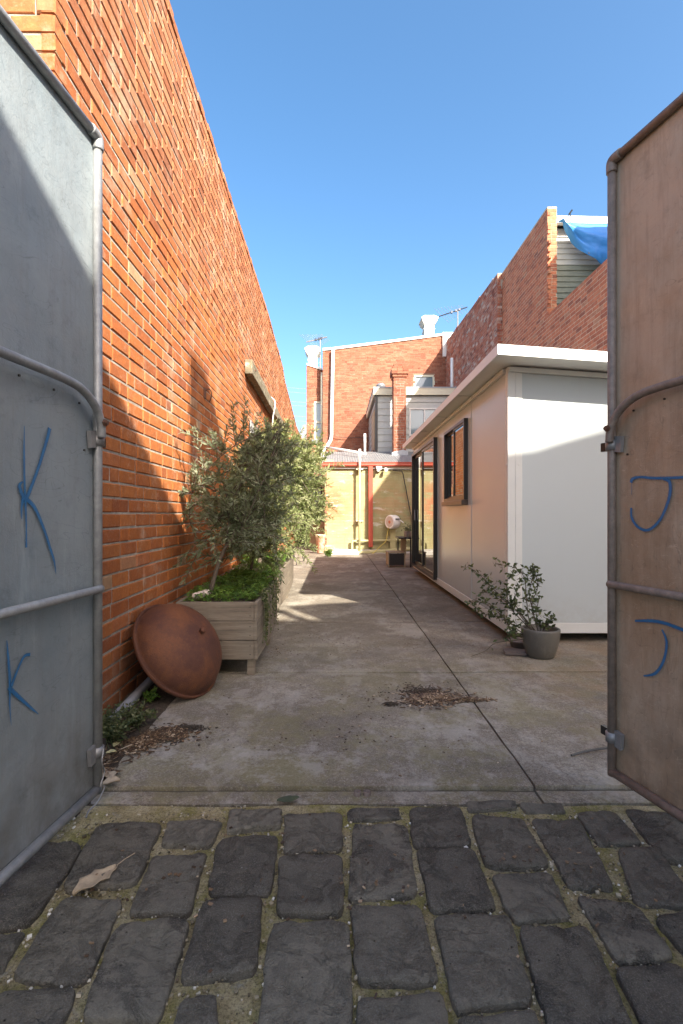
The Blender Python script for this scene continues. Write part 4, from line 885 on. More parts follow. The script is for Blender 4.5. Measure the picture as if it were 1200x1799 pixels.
for zz_ in (.35, .95, 1.55, 2.1):
    for p, q in (((XC - .012, YC0 + .03, zz_), (XC + .0, YC0 + .03, zz_)), ((XC + .09, YC0 - .012, zz_), (XC + .09, YC0, zz_))):
        m = MB(); m.tube([p, q], .006, 6); m.build('rivet', 'cabin_trim', cab)
# window and sliding door in dark frames
def frame_rect(m, x0, x1, ya, yb, za, zb, t):
    m.box((x0, ya, za), (x1, ya + t, zb)); m.box((x0, yb - t, za), (x1, yb, zb)); m.box((x0, ya + t, zb - t), (x1, yb - t, zb)); m.box((x0, ya + t, za), (x1, yb - t, za + t))
m = MB(); frame_rect(m, XC - .045, XC + .04, WY0, WY1, WZ0, WZ1, .035); win = m.build('window', 'dark_frame', cab)
ymid = (WY0 + WY1) / 2
m = MB(); frame_rect(m, XC - .035, XC - .015, WY0 + .036, ymid + .015, WZ0 + .036, WZ1 - .036, .025); frame_rect(m, XC - .005, XC + .015, ymid - .015, WY1 - .036, WZ0 + .036, WZ1 - .036, .025); m.build('sash', 'dark_frame', win)
def pane(x, ya, yb, za, zb, par):
    m = MB(); m.add([(x, ya, za), (x, yb, za), (x, yb, zb), (x, ya, zb)], [(3, 2, 1, 0)]); m.build('pane', 'glass', par)
pane(XC - .025, WY0 + .05, ymid + .005, WZ0 + .05, WZ1 - .05, win); pane(XC + .005, ymid - .005, WY1 - .05, WZ0 + .05, WZ1 - .05, win)
m = MB(); m.box((XC - .075, WY0 - .01, WZ0 - .06), (XC - .001, WY1 + .01, WZ0 - .002)); bevel(m.build('sill', 'bronze', win), .006)
m = MB(); frame_rect(m, XC - .06, XC + .04, DY0, DY1, DZ0, DZ1, .045); door = m.build('sliding_door', 'dark_frame', cab)
dm = (DY0 + DY1) / 2
m = MB(); frame_rect(m, XC - .045, XC - .015, DY0 + .046, dm + .03, DZ0 + .046, DZ1 - .046, .045); m.build('sash', 'dark_frame', door)
m = MB(); frame_rect(m, XC - .008, XC + .022, dm - .03, DY1 - .046, DZ0 + .046, DZ1 - .046, .05); m.build('sash', 'dark_frame', door)
pane(XC - .03, DY0 + .085, dm - .01, DZ0 + .085, DZ1 - .085, door); pane(XC + .007, dm + .01, DY1 - .09, DZ0 + .09, DZ1 - .09, door)
m = MB(); m.box((XC - .03, DY1 - .14, 1.0), (XC - .009, DY1 - .11, 1.2)); m.build('handle', 'galv_bright', door)
for xx, yv in ((XC + .12, YC0 + .12), (XC + .12, 7), (XC + .12, 9.4), (XCR - .3, YC0 + .12), (2.8, YC0 + .4)):
    m = MB(); m.box((xx, yv, 0), (xx + .2, yv + .2, ZB - .002)); m.build('footing_block', 'slate_tile', cab)

# ================================================================== GATES
def make_gate(label, hinge, d, nrm, strokes, steel, sheetmat, pipemat):
    hx, hy = hinge; d = Vector((*d, 0)).normalized(); nn = Vector((*nrm, 0)).normalized(); O = Vector((hx, hy, 0))
    t = thing('steel_gate', label, 'gate', (hx, hy, 0), 'pair of open steel gates')
    def g(u, v, w=0): return O + d * u + Vector((0, 0, v)) + nn * w
    def uv(x, y):
        k = (x - CX) / F; u = (k * hy - hx) / (d.x - k * d.y); Y = hy + d.y * u; return u, H - (y - CY) * Y / F
    W, vb, vt = 1.12, .055, 2.585
    m = MB(); nu_, nv_ = 10, 22; vs = []
    for side in (0, 1):
        for i in range(nv_ + 1):
            for k in range(nu_ + 1):
                u, v = .004 + (W - .01) * k / nu_, vb + (vt - vb - .001) * i / nv_
                vs.append(g(u, v, -.014 - .003 * side + .004 * mnoise.noise((u * 3, v * 2, hx))))
    n1 = (nu_ + 1) * (nv_ + 1); fs = []
    for i in range(nv_):
        for k in range(nu_):
            a = i * (nu_ + 1) + k; fs.append((a, a + 1, a + nu_ + 2, a + nu_ + 1)); fs.append((n1 + a, n1 + a + nu_ + 1, n1 + a + nu_ + 2, n1 + a + 1))
    m.add(vs, fs); sh = m.build('sheet', sheetmat, t, smooth=True)
    r = .0165
    m = MB(); m.tube([g(0, vb - .02), g(0, vt)], r, 12); m.build('hinge_pipe', pipemat, t, smooth=True)
    m = MB(); m.tube([g(.02, vt), g(W, vt)], r, 12); m.build('top_pipe', pipemat, t, smooth=True)
    m = MB(); m.tube([g(.0, vb - .004), g(W, vb - .004)], r + .001, 12); m.build('bottom_pipe', pipemat, t, smooth=True)
    m = MB(); m.tube([g(W, vb), g(W, vt)], r, 12); m.build('end_pipe', pipemat, t, smooth=True)
    m = MB(); m.tube(smooth_path([g(0, vt - .05), g(0, vt - .012), g(.012, vt), g(.05, vt)], 5), .021, 12); m.build('elbow', pipemat, t, smooth=True)
    z1 = 1.585
    m = MB(); m.tube(smooth_path([g(W, z1, .026), g(.5, z1, .026), g(.22, z1 - .003, .026), g(.12, z1 - .022, .026), g(.055, z1 - .062, .026), g(.022, z1 - .115, .026), g(.012, z1 - .17, .024)], 6), .0155, 12); m.build('bent_rail', pipemat, t, smooth=True)
    m = MB(); m.tube([g(.0, .83, .012), g(.02, .83, .016), g(W, .83, .016)], .0155, 12); m.build('lower_rail', pipemat, t, smooth=True)
    for v_ in (1.405, .195):
        m = MB(); m.tube([g(0, v_ - .02), g(0, v_ + .02)], .024, 12); hb = m.build('hinge_strap', steel, t, smooth=True)
        a, b = g(.022, v_ - .035, .004), g(.055, v_ + .035, .008)
        m = MB(); m.add([g(.02, v_ - .03, .006), g(.05, v_ - .035, .006), g(.056, v_ + .03, .006), g(.02, v_ + .035, .006), g(.02, v_ - .03, -.01), g(.05, v_ - .035, -.01), g(.056, v_ + .03, -.01), g(.02, v_ + .035, -.01)], [(0,1,2,3),(7,6,5,4),(0,4,5,1),(1,5,6,2),(2,6,7,3),(3,7,4,0)]); m.build('plate', steel, hb)
        m = MB(); m.add([g(-.03, v_ - .018, -.012), g(-.075, v_ - .018, -.012), g(-.075, v_ + .018, -.012), g(-.03, v_ + .018, -.012), g(-.02, v_ - .018, -.03), g(-.075, v_ - .018, -.03), g(-.075, v_ + .018, -.03), g(-.02, v_ + .018, -.03)], [(0,1,2,3),(7,6,5,4),(0,4,5,1),(1,5,6,2),(2,6,7,3),(3,7,4,0)]); m.build('lug', 'dark_metal', hb)
    m = MB(); m.tube([g(.022, z1 - .115, .03), g(.022, z1 - .115, .055)], .009, 6); m.tube([g(.022, z1 - .115, .04), g(.022, z1 - .115, .047)], .014, 6); m.build('bolt', 'rusty_bolt', t)
    for u, v in ((.1, 1.53), (.24, 1.545), (.4, 1.55), (.07, 1.36)):
        m = MB(); m.tube([g(u, v, -.012), g(u, v, -.008)], .0045, 6); m.build('rivet', 'dark_metal', t)
    for pts in strokes:       # sprayed letters: thin paint skins on the sheet
        path = [uv(p[0], p[1]) for p in pts]; wd = [p[2] for p in pts]
        fine = []; 
        sp = smooth_path([Vector((a, b, 0)) for a, b in path], 8); nn_ = len(sp)
        vs = []
        for i, p in enumerate(sp):
            tt = (sp[min(i + 1, nn_ - 1)] - sp[max(i - 1, 0)]); tt = tt.normalized() if tt.length > 1e-9 else Vector((1, 0, 0))
            q = Vector((-tt.y, tt.x, 0)); s_ = i / (nn_ - 1) * (len(wd) - 1); k = min(int(s_), len(wd) - 2); w_ = wd[k] + (wd[k + 1] - wd[k]) * (s_ - k)
            w_ *= .0010
            for sg in (-1.35, -.6, .6, 1.35):
                e = p + q * w_ * sg; vs.append(g(e.x, e.y, -.0085 + .004 * mnoise.noise((e.x * 3, e.y * 2, hx))))
        m = MB(); m.add(vs, [(4 * i + c, 4 * i + 1 + c, 4 * i + 5 + c, 4 * i + 4 + c) for i in range(nn_ - 1) for c in range(3)])
        m.t = [(0, 1, 1, 0)[k % 4] for k in range(len(vs))]; m.build('sprayed_letter_stroke', 'graffiti_blue', t)
    return g
gl = make_gate('galvanised steel gate on the left with blue sprayed K marks', (-.933, 1.95), (-.111, -.994), (.994, -.111),
  [[(47.5, 748, 1), (47, 790, 4), (48, 850, 5), (50, 890, 5), (51, 930, 3), (50.5, 962, 5)], [(91, 752, 9), (87, 770, 8), (74, 815, 7), (60, 855, 7), (51, 876, 9)],
   [(45, 846, 2), (39, 853, 7), (43, 866, 8), (50, 880, 8)], [(46, 872, 9), (43, 890, 6), (43, 912, 1)], [(50, 876, 9), (66, 892, 7), (82, 930, 6), (93, 965, 6), (99, 985, 5), (102, 1008, 1)],
   [(16, 1125, 2), (19, 1160, 5), (22, 1200, 6), (22, 1240, 3), (25, 1275, .5)], [(57, 1150, 6), (46, 1154, 5), (34, 1180, 5), (22, 1213, 7)], [(20, 1208, 8), (35, 1222, 7), (55, 1240, 5), (72, 1255, 1)]],
  'galv_bright', 'gate_steel', 'pipe_steel')
gr = make_gate('steel gate on the right, rust and bounced warm light in its colour, with blue sprayed J marks', (1.139, 2.08), (.2425, -.970), (-.970, -.2425),
  [[(1106, 848, 7), (1108, 842, 8), (1120, 838, 5), (1150, 840, 6), (1205, 838, 5), (1240, 836, 4)], [(1107, 848, 1), (1107, 869, 1)], [(1162, 841, 5), (1173, 848, 7), (1172, 875, 7), (1157, 912, 6), (1136, 931, 6), (1118, 926, 6), (1107, 910, 6), (1106, 892, 5)],
   [(1112, 1091, 4), (1140, 1091, 7), (1165, 1095, 7), (1200, 1108, 7), (1230, 1120, 4)], [(1160, 1106, 4), (1168, 1128, 6), (1163, 1160, 6), (1148, 1183, 6), (1127, 1188, 3)]],
  'galv_bright', 'gate_rust_bounce', 'pipe_rust_bounce')
m = MB(); m.tube(smooth_path([gl(.01, .21, .03), gl(.03, .17, .035), gl(.005, .12, .03), gl(.03, .08, .03), gl(.0, .06, .028), gl(.05, .03, .03), gl(.09, .018, .02), gl(.12, .012, .03)], 6), .0028, 5)
tag(m.build('tie_wire', 'galv_bright'), 'thin twisted wire hanging at the foot of the left gate pipe', 'wire')

# ================================================================== BOWL
bc = Vector((-1.012, 3.165, .262)); bn = Vector((.76, -.27, .59)).normalized()
bw = thing('rusty_bowl', 'large rusty iron fire bowl leaning upside against the left brick wall', 'fire bowl', bc)
Mb = bn.to_track_quat('Z', 'Y').to_matrix().to_4x4()
m = MB(); Rr, Dp = .322, .215; pr = []
for i in range(15):
    q = math.pi / 2 * i / 14; pr.append((Rr * math.cos(q) ** .9 * .965, Dp * math.sin(q)))
m.lathe([(Rr * .985, -.012), (Rr * 1.015, -.006), (Rr * 1.015, .012), (Rr * .985, .016)] + pr, bc, 56, Mb)
m.lathe([(Rr * .985, -.012), (Rr * .945, .0)] + [(r_ * .975, z_ * .95 - .002) for r_, z_ in pr], bc, 56, Mb)
m.build('shell', 'rust', bw, smooth=True)
top_ = bc + bn * (Dp - .005)
m = MB(); m.lathe([(.016, -.01), (.014, .022), (.02, .024), (.018, .034), (0, .036)], top_, 12, Mb); m.build('drain_stub', 'rust', bw, smooth=True)

# ================================================================== PLANTERS
def planter(label, x0a, x1a, ya, x0b, x1b, yb, zb, zt, nb=3):
    t = thing('timber_planter', label, 'planter', ((x0a + x1a) / 2, (ya + yb) / 2, 0), 'raised timber planters along the left wall')
    hgt = (zt - zb) / nb
    for i in range(nb):
        z0, z1 = zb + hgt * i + .002, zb + hgt * (i + 1) - .002; jx = R.uniform(-.003, .003)
        m = MB(); m.box((x0a, ya + jx, z0), (x1a - .024, ya + .022 + jx, z1)); fb = bevel(m.build('plank', 'timber_grey', t), .003)
        for zz in (z0 + .035, z1 - .035):
            for xx in (x0a + .04, x1a - .05):
                m = MB(); m.tube([(xx, ya + jx - .001, zz), (xx, ya + jx + .004, zz)], .004, 6); m.build('nail', 'dark_metal', fb)
        for sd_ in (0, 1):
            xa, xb = ((x1a - .022, x1b - .022), (x0a, x0b))[sd_]; vs = []; N_ = 8
            for k in range(N_ + 1):
                f_ = k / N_; yv = ya + (.024 if sd_ else -.001) + (yb - ya) * f_; bulge = .035 * math.sin(math.pi * f_) * (1 if not sd_ else -.3) + jx
                xx = xa + (xb - xa) * f_ + bulge
                vs += [(xx, yv, z0), (xx + .022, yv, z0), (xx + .022, yv, z1), (xx, yv, z1)]
            m = MB(); m.add(vs, [(4 * k + c, 4 * k + (c + 1) % 4, 4 * k + 4 + (c + 1) % 4, 4 * k + 4 + c)[::-1] for k in range(N_) for c in range(4)] + [(0, 1, 2, 3), (4 * N_ + 3, 4 * N_ + 2, 4 * N_ + 1, 4 * N_)]); bevel(m.build('plank', 'timber_grey', t), .003)
        m = MB(); m.box((x0b, yb - .022, z0), (x1b - .024, yb, z1)); m.build('plank', 'timber_grey', t)
    for f_ in (0.0, .5, 1.0):
        for sd_ in (0, 1):
            xx = (x1a + (x1b - x1a) * f_ - .075 + .03 * math.sin(math.pi * f_)) if sd_ == 0 else (x0a + (x0b - x0a) * f_ + .03)
            yv = ya + .03 + (yb - ya - .12) * f_; m = MB(); m.box((xx, yv, 0), (xx + .05, yv + .07, zt - .02)); m.build('leg', 'timber_grey', t)
    m = MB(); nx, ny = 8, 24; vs = []
    for i in range(ny + 1):
        for k in range(nx + 1):
            f_ = i / ny; xa, xb = x0a + (x0b - x0a) * f_ + .02, x1a + (x1b - x1a) * f_ - .025 + .03 * math.sin(math.pi * f_); xx = xa + (xb - xa) * k / nx; yv = ya + .02 + (yb - ya - .04) * f_
            vs.append((xx, yv, zt - .045 + .02 * mnoise.noise((xx * 8, yv * 8, 0))))
    m.add(vs, [(i * (nx + 1) + k, i * (nx + 1) + k + 1, (i + 1) * (nx + 1) + k + 1, (i + 1) * (nx + 1) + k) for i in range(ny) for k in range(nx)]); m.build('soil', 'soil', t, smooth=True)
    return t
planter('nearest grey timber planter box on stub legs behind the rusty bowl', -1.115, -.552, 3.45, -1.12, -.625, 5.22, .115, .515)
planter('second grey timber planter box further along the wall', -1.17, -.63, 5.34, -1.2, -.70, 8.0, .10, .50)

def foliage(mb, rg, c, d, ln, wd, tint, bend=.2):
    """one narrow leaf from point c along d"""
    d = d.normalized(); s_ = d.cross(Vector((rg.uniform(-1, 1), rg.uniform(-1, 1), rg.uniform(-1, 1))))
    if s_.length < 1e-3: return
    s_.normalize(); up = s_.cross(d); k = up * ln * bend * rg.uniform(-1, 1)
    mb.add([c, c + d * ln * .45 + s_ * wd / 2 + k * .5, c + d * ln + k * .2, c + d * ln * .45 - s_ * wd / 2 + k * .5], [(0, 1, 2, 3)], tint)
def olive(label, base, path, rad, crown_c, crown_r, ntw, seed, leafmat, name='olive_tree', nl=34, ll=(.032, .055), sprigs=(), vfil=1.0):
    rg = random.Random(seed); t = thing(name, label, 'tree', base, 'olive trees in the planters')
    wood = MB(); lv = MB(); tp = smooth_path(path, 6)
    wood.tube(tp, [rad * (1 - .75 * i / (len(tp) - 1)) for i in range(len(tp))], 8)
    cc = Vector(crown_c); cr = Vector(crown_r)
    limbs = []
    for i in range(max(9, ntw // 9)):
        s_ = tp[rg.randrange(len(tp) // 4, len(tp))]
        v = Vector((rg.gauss(0, 1), rg.gauss(0, 1), rg.gauss(0, 1))).normalized() * rg.uniform(.55, .95)
        e = cc + Vector((v.x * cr.x, v.y * cr.y, v.z * cr.z)); e.x = max(e.x, wx(e.y) + .05)
        mid = s_.lerp(e, .5) + Vector((rg.uniform(-.06, .06), rg.uniform(-.06, .06), rg.uniform(.0, .10)))
        lp = smooth_path([s_, mid, e], 5); limbs.append(lp); wood.tube(lp, [rad * .42 * (1 - .8 * k / (len(lp) - 1)) for k in range(len(lp))], 5)
    tws = []
    for i in range(ntw):
        lp = limbs[i % len(limbs)]; s_ = lp[rg.randrange(2, len(lp))]
        out = (s_ - cc); out = Vector((out.x / cr.x, out.y / cr.y, out.z / cr.z)) * .35
        d = (out + Vector((rg.gauss(0, .55), rg.gauss(0, .55), rg.gauss(.25, .5)))).normalized()
        L = rg.uniform(.14, .34) * vfil; tws.append((s_, d, L))
    for p, q in sprigs: tws.append((Vector(p), (Vector(q) - Vector(p)).normalized(), (Vector(q) - Vector(p)).length))
    for s_, d, L in tws:
        e = s_ + d * L + Vector((0, 0, -.03 * rg.random())); m_ = s_.lerp(e, .5) + Vector((rg.gauss(0, .012), rg.gauss(0, .012), .012))
        tp2 = smooth_path([s_, m_, e], 4)
        for q in tp2: q.x = max(q.x, wx(q.y) + .02)
        wood.tube(tp2, [.0035 * (1 - .6 * k / (len(tp2) - 1)) for k in range(len(tp2))], 4, cap=False)
        base_t = rg.random() * .6; nn = max(6, int(nl * L / .25))
        for k in range(nn):
            f_ = (k + rg.random()) / nn; j_ = min(int(f_ * (len(tp2) - 1)), len(tp2) - 2); p = tp2[j_].lerp(tp2[j_ + 1], f_ * (len(tp2) - 1) - j_)
            ax = (tp2[j_ + 1] - tp2[j_]).normalized(); sd = Vector((rg.gauss(0, 1), rg.gauss(0, 1), rg.gauss(0, 1))); sd = (sd - ax * sd.dot(ax)).normalized()
            l_ = rg.uniform(*ll) * (1.3 - .35 * f_)
            foliage(lv, rg, p, ax * rg.uniform(.4, 1.0) + sd * rg.uniform(.5, 1.0), l_, l_ * rg.uniform(.2, .29), min(1, max(0, base_t + rg.random() * .45)))
    wood.build('trunk', 'bark', t, smooth=True); lv.build('crown', leafmat, t)
    return t
b1 = Vector((-.955, 3.72, .46))
olive('nearest dark grey-green olive tree leaning from the first planter', b1, [b1, (-.93, 3.75, .62), (-.86, 3.78, .84), (-.72, 3.84, 1.12), (-.56, 3.92, 1.36), (-.47, 3.98, 1.66), (-.46, 4.0, 1.84)], .019,
      (-.74, 3.98, 1.18), (.53, .42, .58), 310, 71, 'olive_leaf', nl=34,
      sprigs=[((-.46, 4.0, 1.5), (-.47, 4.02, 1.88)), ((-.95, 4.0, 1.45), (-1.0, 4.0, 1.80)), ((-.75, 3.9, 1.5), (-.62, 3.95, 1.80)), ((-1.0, 3.8, .95), (-1.2, 3.7, .74)), ((-.5, 3.9, .95), (-.42, 3.8, .62))])
b4 = Vector((-.86, 4.95, .46))
olive('low bushy olive shrub at the far end of the first planter', b4, [b4, (-.84, 4.95, .7), (-.8, 4.95, 1.0), (-.74, 4.97, 1.3)], .018,
      (-.74, 4.95, 1.02), (.45, .48, .50), 240, 74, 'olive_leaf_sunlit', nl=36)
b2 = Vector((-.95, 6.1, .46))
olive('dense bright sunlit olive tree in the second planter', b2, [b2, (-.93, 6.12, .8), (-.9, 6.15, 1.2), (-.85, 6.2, 1.7), (-.8, 6.2, 2.1)], .03,
      (-.74, 6.2, 1.30), (.60, .74, .90), 620, 72, 'olive_leaf_sunlit', nl=40, ll=(.04, .068),
      sprigs=[((-.75, 6.2, 2.0), (-.60, 6.2, 2.28)), ((-.6, 6.2, 1.9), (-.42, 6.2, 2.2)), ((-.95, 6.1, 1.9), (-1.0, 6.1, 2.25))])
b3 = Vector((-.93, 7.5, .46))
olive('farthest bright olive tree at the end of the second planter', b3, [b3, (-.9, 7.5, .9), (-.8, 7.5, 1.5), (-.7, 7.5, 2.1)], .028,
      (-.62, 7.45, 1.50), (.55, .6, 1.0), 440, 73, 'olive_leaf_sunlit', nl=40, ll=(.04, .068), sprigs=[((-.45, 7.4, 2.1), (-.40, 7.4, 2.45)), ((-.6, 7.4, 2.1), (-.66, 7.4, 2.5))])
def ground_cover(label, x0, x1, y0, y1, z, n_, seed, mat, cat, size=.026, hgt=.09, name='ground_cover'):
    rg = random.Random(seed); m = MB()
    for i in range(n_):
        x, y = rg.uniform(x0, x1), rg.uniform(y0, y1); hz = hgt * (.35 + .65 * max(0, .5 + mnoise.noise((x * 5, y * 5, seed)))) * rg.random() ** .4
        c = Vector((x, y, z + hz)); nrm = Vector((rg.gauss(0, .45), rg.gauss(0, .45), 1)).normalized(); a = nrm.cross(Vector((rg.gauss(0, 1), rg.gauss(0, 1), .1))).normalized(); b = nrm.cross(a); s_ = size * rg.uniform(.5, 1); tn = rg.random()
        for k in range(3):
            q = 2.094 * k + rg.random(); dv = a * math.cos(q) + b * math.sin(q); pv = a * -math.sin(q) + b * math.cos(q)
            m.add([c, c + dv * s_ * .6 + pv * s_ * .35, c + dv * s_ - nrm * s_ * .15, c + dv * s_ * .6 - pv * s_ * .35], [(0, 1, 2, 3)], tn)
    o = m.build(name, mat, kind='stuff'); return tag(o, label, cat)
ground_cover('low bright green clover filling the first planter', -1.09, -.58, 3.50, 5.2, .49, 2600, 1, 'clover', 'clover', hgt=.10)
ground_cover('yellow-green clover filling the second planter', -1.15, -.66, 5.4, 7.9, .47, 2200, 2, 'clover', 'clover', hgt=.16)
m = MB(); rgt = random.Random(9)
for i in range(16):       # trailing creeper over the planter edge
    y0_ = rgt.uniform(3.6, 4.6); p = [Vector((-.60, y0_, .53))]; L = rgt.uniform(.1, .38); xo = -.552 - .041 * (y0_ - 3.45) + .036 * math.sin(math.pi * (y0_ - 3.45) / 1.77)
    p += [Vector((xo + .012, y0_ + rgt.uniform(-.03, .03), .51)), Vector((xo + .018, y0_ + rgt.uniform(-.06, .06), .51 - L))]; sp = smooth_path(p, 7); m.tube(sp, .0016, 4, .2, cap=False)
    for q in sp[4:]:
        for k in range(4):
            foliage(m, rgt, q + Vector((rgt.uniform(0, .012), rgt.gauss(0, .02), rgt.gauss(0, .02))), Vector((rgt.uniform(0, .8), rgt.gauss(0, 1), rgt.gauss(-.3, .6))), rgt.uniform(.014, .028), .014, rgt.random())
tag(m.build('trailing_creeper', 'weed'), 'small leafed creeper trailing over the first planter side', 'creeper')
m = MB(); c = P(352, 1048, 3.6)
for k in range(3): m.lathe([(0, .03), (.025, .025), (.035, .0), (.02, -.02), (0, -.022)], c + Vector((.03 * k - .03, .02 * k, .008 * k)), 9)
tag(m.build('pale_stones', 'ceramic', smooth=True), 'cluster of pale pebbles on the soil of the first planter', 'pebbles')

# wire chair end behind the planter
q = G(521, 993); ch = thing('wire_stand', 'small dark bent metal stand past the end of the planters', 'stand', (q.x, q.y, 0))
for dx, dy in ((0, 0), (.09, .9)):
    b = Vector((q.x + dx, q.y + dy, 0)); m = MB(); m.tube(smooth_path([b + Vector((-.12, 0, .006)), b + Vector((0, 0, .008)), b + Vector((-.02, .01, .1)), b + Vector((-.08, .02, .30)), b + Vector((-.06, .03, .34))], 5), .010, 8); m.build('leg', 'dark_metal', ch)
m = MB(); m.box((q.x - .16, q.y + .0, .33), (q.x + .05, q.y + .95, .36)); m.build('seat', 'dark_metal', ch)

# ================================================================== POT PLANT BY THE CABIN
pc = Vector((1.592, 3.93, 0)); pp = thing('potted_shrub', 'straggly green shrub in a round grey glazed pot by the cabin corner', 'pot plant', pc)
m = MB(); m.lathe([(0, .004), (.092, .004), (.104, .014), (.128, .09), (.142, .17), (.146, .215), (.144, .226), (.132, .228), (.128, .215), (.125, .17), (0, .165)], pc, 40); m.build('pot', 'pot_grey', pp, smooth=True)
m = MB(); m.lathe([(0, .172), (.125, .168)], pc, 24); m.build('soil', 'soil', pp)
wood, lv = MB(), MB(); rg = random.Random(21)
def PP(x, y, dY=0): return P(x, y, 3.93 + dY)
stems = [[(945, 1118), (925, 1095), (900, 1065), (870, 1038), (845, 1012), (822, 995)], [(945, 1118), (930, 1090), (925, 1050), (922, 1020), (910, 1000), (870, 990)],
         [(948, 1118), (938, 1080), (930, 1040), (938, 1010), (935, 995)], [(944, 1118), (915, 1110), (885, 1085), (855, 1080), (828, 1062)], [(944, 1120), (905, 1110), (880, 1080), (850, 1060), (826, 1055)],
         [(942, 1116), (905, 1078), (880, 1050), (850, 1040)], [(950, 1118), (940, 1090), (935, 1060), (945, 1030), (938, 1000)], [(940, 1120), (912, 1118), (900, 1108), (890, 1122)], [(952, 1118), (955, 1105), (962, 1095), (970, 1083)],
         [(946, 1118), (950, 1100), (942, 1080), (948, 1050)], [(945, 1120), (920, 1085), (895, 1060), (890, 1030), (895, 1010)], [(950, 1118), (930, 1095), (905, 1060), (912, 1030)], [(938, 1120), (905, 1125), (870, 1130), (850, 1145), (812, 1158)]]
for i, s_ in enumerate(stems):
    off = rg.uniform(-.12, .10); sp = smooth_path([PP(x, y, off * k / len(s_)) for k, (x, y) in enumerate(s_)], 6)
    wood.tube(sp, [.0048 * (1 - .65 * k / (len(sp) - 1)) for k in range(len(sp))], 5)
    last = i == len(stems) - 1
    for k in range(len(sp) // 3, len(sp)):
        for r_ in range(1 if last else 3):
            if rg.random() < (.7 if last else .25): continue
            a = sp[k]; d = Vector((rg.gauss(0, 1), rg.gauss(0, 1), rg.gauss(.2, .8))); tw = a + d.normalized() * rg.uniform(.0, .06)
            if (tw - a).length > .02: wood.tube([a, tw], .0012, 4, cap=False)
            for z_ in range(rg.choice((1, 2, 2, 3))):
                foliage(lv, rg, tw + Vector((rg.gauss(0, .006), rg.gauss(0, .006), rg.gauss(0, .006))), Vector((rg.gauss(0, 1), rg.gauss(0, 1), rg.gauss(.1, .8))), rg.uniform(.030, .048), rg.uniform(.017, .025), rg.random(), .3)
wood.build('stem', 'bark', pp, smooth=True); lv.build('leaves', 'camellia', pp)
q = G(905, 1152); m = MB(); m.prism([(-.10, .0), (.06, -.03), (.12, .05), (.02, .13), (-.08, .11)], (Vector((q.x + .02, q.y, .006)), Vector((1, 0, 0)), Vector((0, 1, 0))), None, Vector((0, 0, .022)))
bevel(tag(m.build('slate_offcut', 'slate_tile'), 'broken dark slate offcut on the concrete beside the grey pot', 'slate'), .003)
m = MB(); m.lathe([(.03, 0), (.07, .004), (.085, .05), (.095, .052), (.09, .06), (.08, .06), (.06, .012), (0, .01)], (1.52, 4.18, .01), 20)
tag(m.build('clay_saucer', 'slate_tile', smooth=True), 'dark clay saucer tucked under the cabin corner behind the grey pot', 'saucer')

# ================================================================== LITTER AND SMALL THINGS
def chips(label, name, spots, n_, seed, lens=(.012, .05), cat='leaf litter', mat='chips', zlift=.0):
    rg = random.Random(seed); m = MB()
    for i in range(n_):
        cx_, cy_, rx, ry = rg.choice(spots); a = rg.uniform(0, 6.28); r_ = min(1.7, abs(rg.gauss(0, .52)))
        x, y = cx_ + rx * r_ * math.cos(a), cy_ + ry * r_ * math.sin(a); L = rg.uniform(*lens); q = rg.uniform(0, 6.28); w = rg.uniform(.0015, .005); th = rg.uniform(.001, .003)
        M = Matrix.Translation((x, y, .004 + zlift + rg.random() * .012 * max(0, 1 - r_))) @ Matrix.Rotation(q, 4, 'Z') @ Matrix.Rotation(rg.gauss(0, .12), 4, 'Y')
        m.box((-L / 2, -w, 0), (L / 2, w, th), rg.random() ** 1.3, M)
    o = m.build(name, mat, kind='stuff'); return tag(o, label, cat)
def mound(label, name, poly_c, rx, ry, h, seed, mat='soil'):
    m = MB(); n1, n2 = 40, 7; vs = [(poly_c[0], poly_c[1], h + .002)]
    for r_ in range(1, n2 + 1):
        for k in range(n1):
            a = 6.2832 * k / n1; e = 1 + .45 * mnoise.noise((math.cos(a) * 2 + seed, math.sin(a) * 2, 0)) + .22 * mnoise.noise((math.cos(a) * 7 + seed, math.sin(a) * 7, 0))
            f_ = r_ / n2; x, y = poly_c[0] + rx * e * f_ * math.cos(a), poly_c[1] + ry * e * f_ * math.sin(a)
            vs.append((x, y, (h * (1 - f_ ** 2) + .003 * mnoise.noise((x * 40, y * 40, 1)) + .003) if r_ < n2 else -.004))
    m.add(vs, [(0, 1 + k, 1 + (k + 1) % n1) for k in range(n1)] + [(1 + (r_ - 1) * n1 + k, 1 + r_ * n1 + k, 1 + r_ * n1 + (k + 1) % n1, 1 + (r_ - 1) * n1 + (k + 1) % n1) for r_ in range(1, n2) for k in range(n1)])
    o = m.build(name, mat, smooth=True, kind='stuff'); return tag(o, label, 'soil')
c0 = G(755, 1225)
mound('dark damp soil patch in the middle of the concrete', 'soil_patch', (c0.x - .01, c0.y + .05), .13, .12, .006, 3)
chips('heap of dry twigs and leaf chips on the damp soil patch in mid concrete', 'twig_litter', [(c0.x, c0.y, .20, .15), (c0.x + .05, c0.y - .02, .18, .14), (c0.x + .22, c0.y - .05, .16, .02), (c0.x - .05, c0.y - .05, .13, .12)], 1500, 5, (.01, .055))
chips('dark crumbs of soil round the twig heap in mid concrete', 'soil_crumbs', [(c0.x - .03, c0.y + .07, .22, .17), (c0.x - .25, c0.y - .12, .04, .03)], 900, 15, (.004, .014), mat='soil')
c1 = G(290, 1300)
mound('thin spill of soil on the concrete near the rusty bowl', 'soil_spill', (c1.x, c1.y + .05), .07, .055, .006, 8)
chips('dark crumbs of soil spilled near the left gate', 'soil_crumbs', [(c1.x, c1.y + .05, .14, .12), (c1.x + .08, c1.y + .13, .09, .04)], 700, 16, (.004, .014), mat='soil')
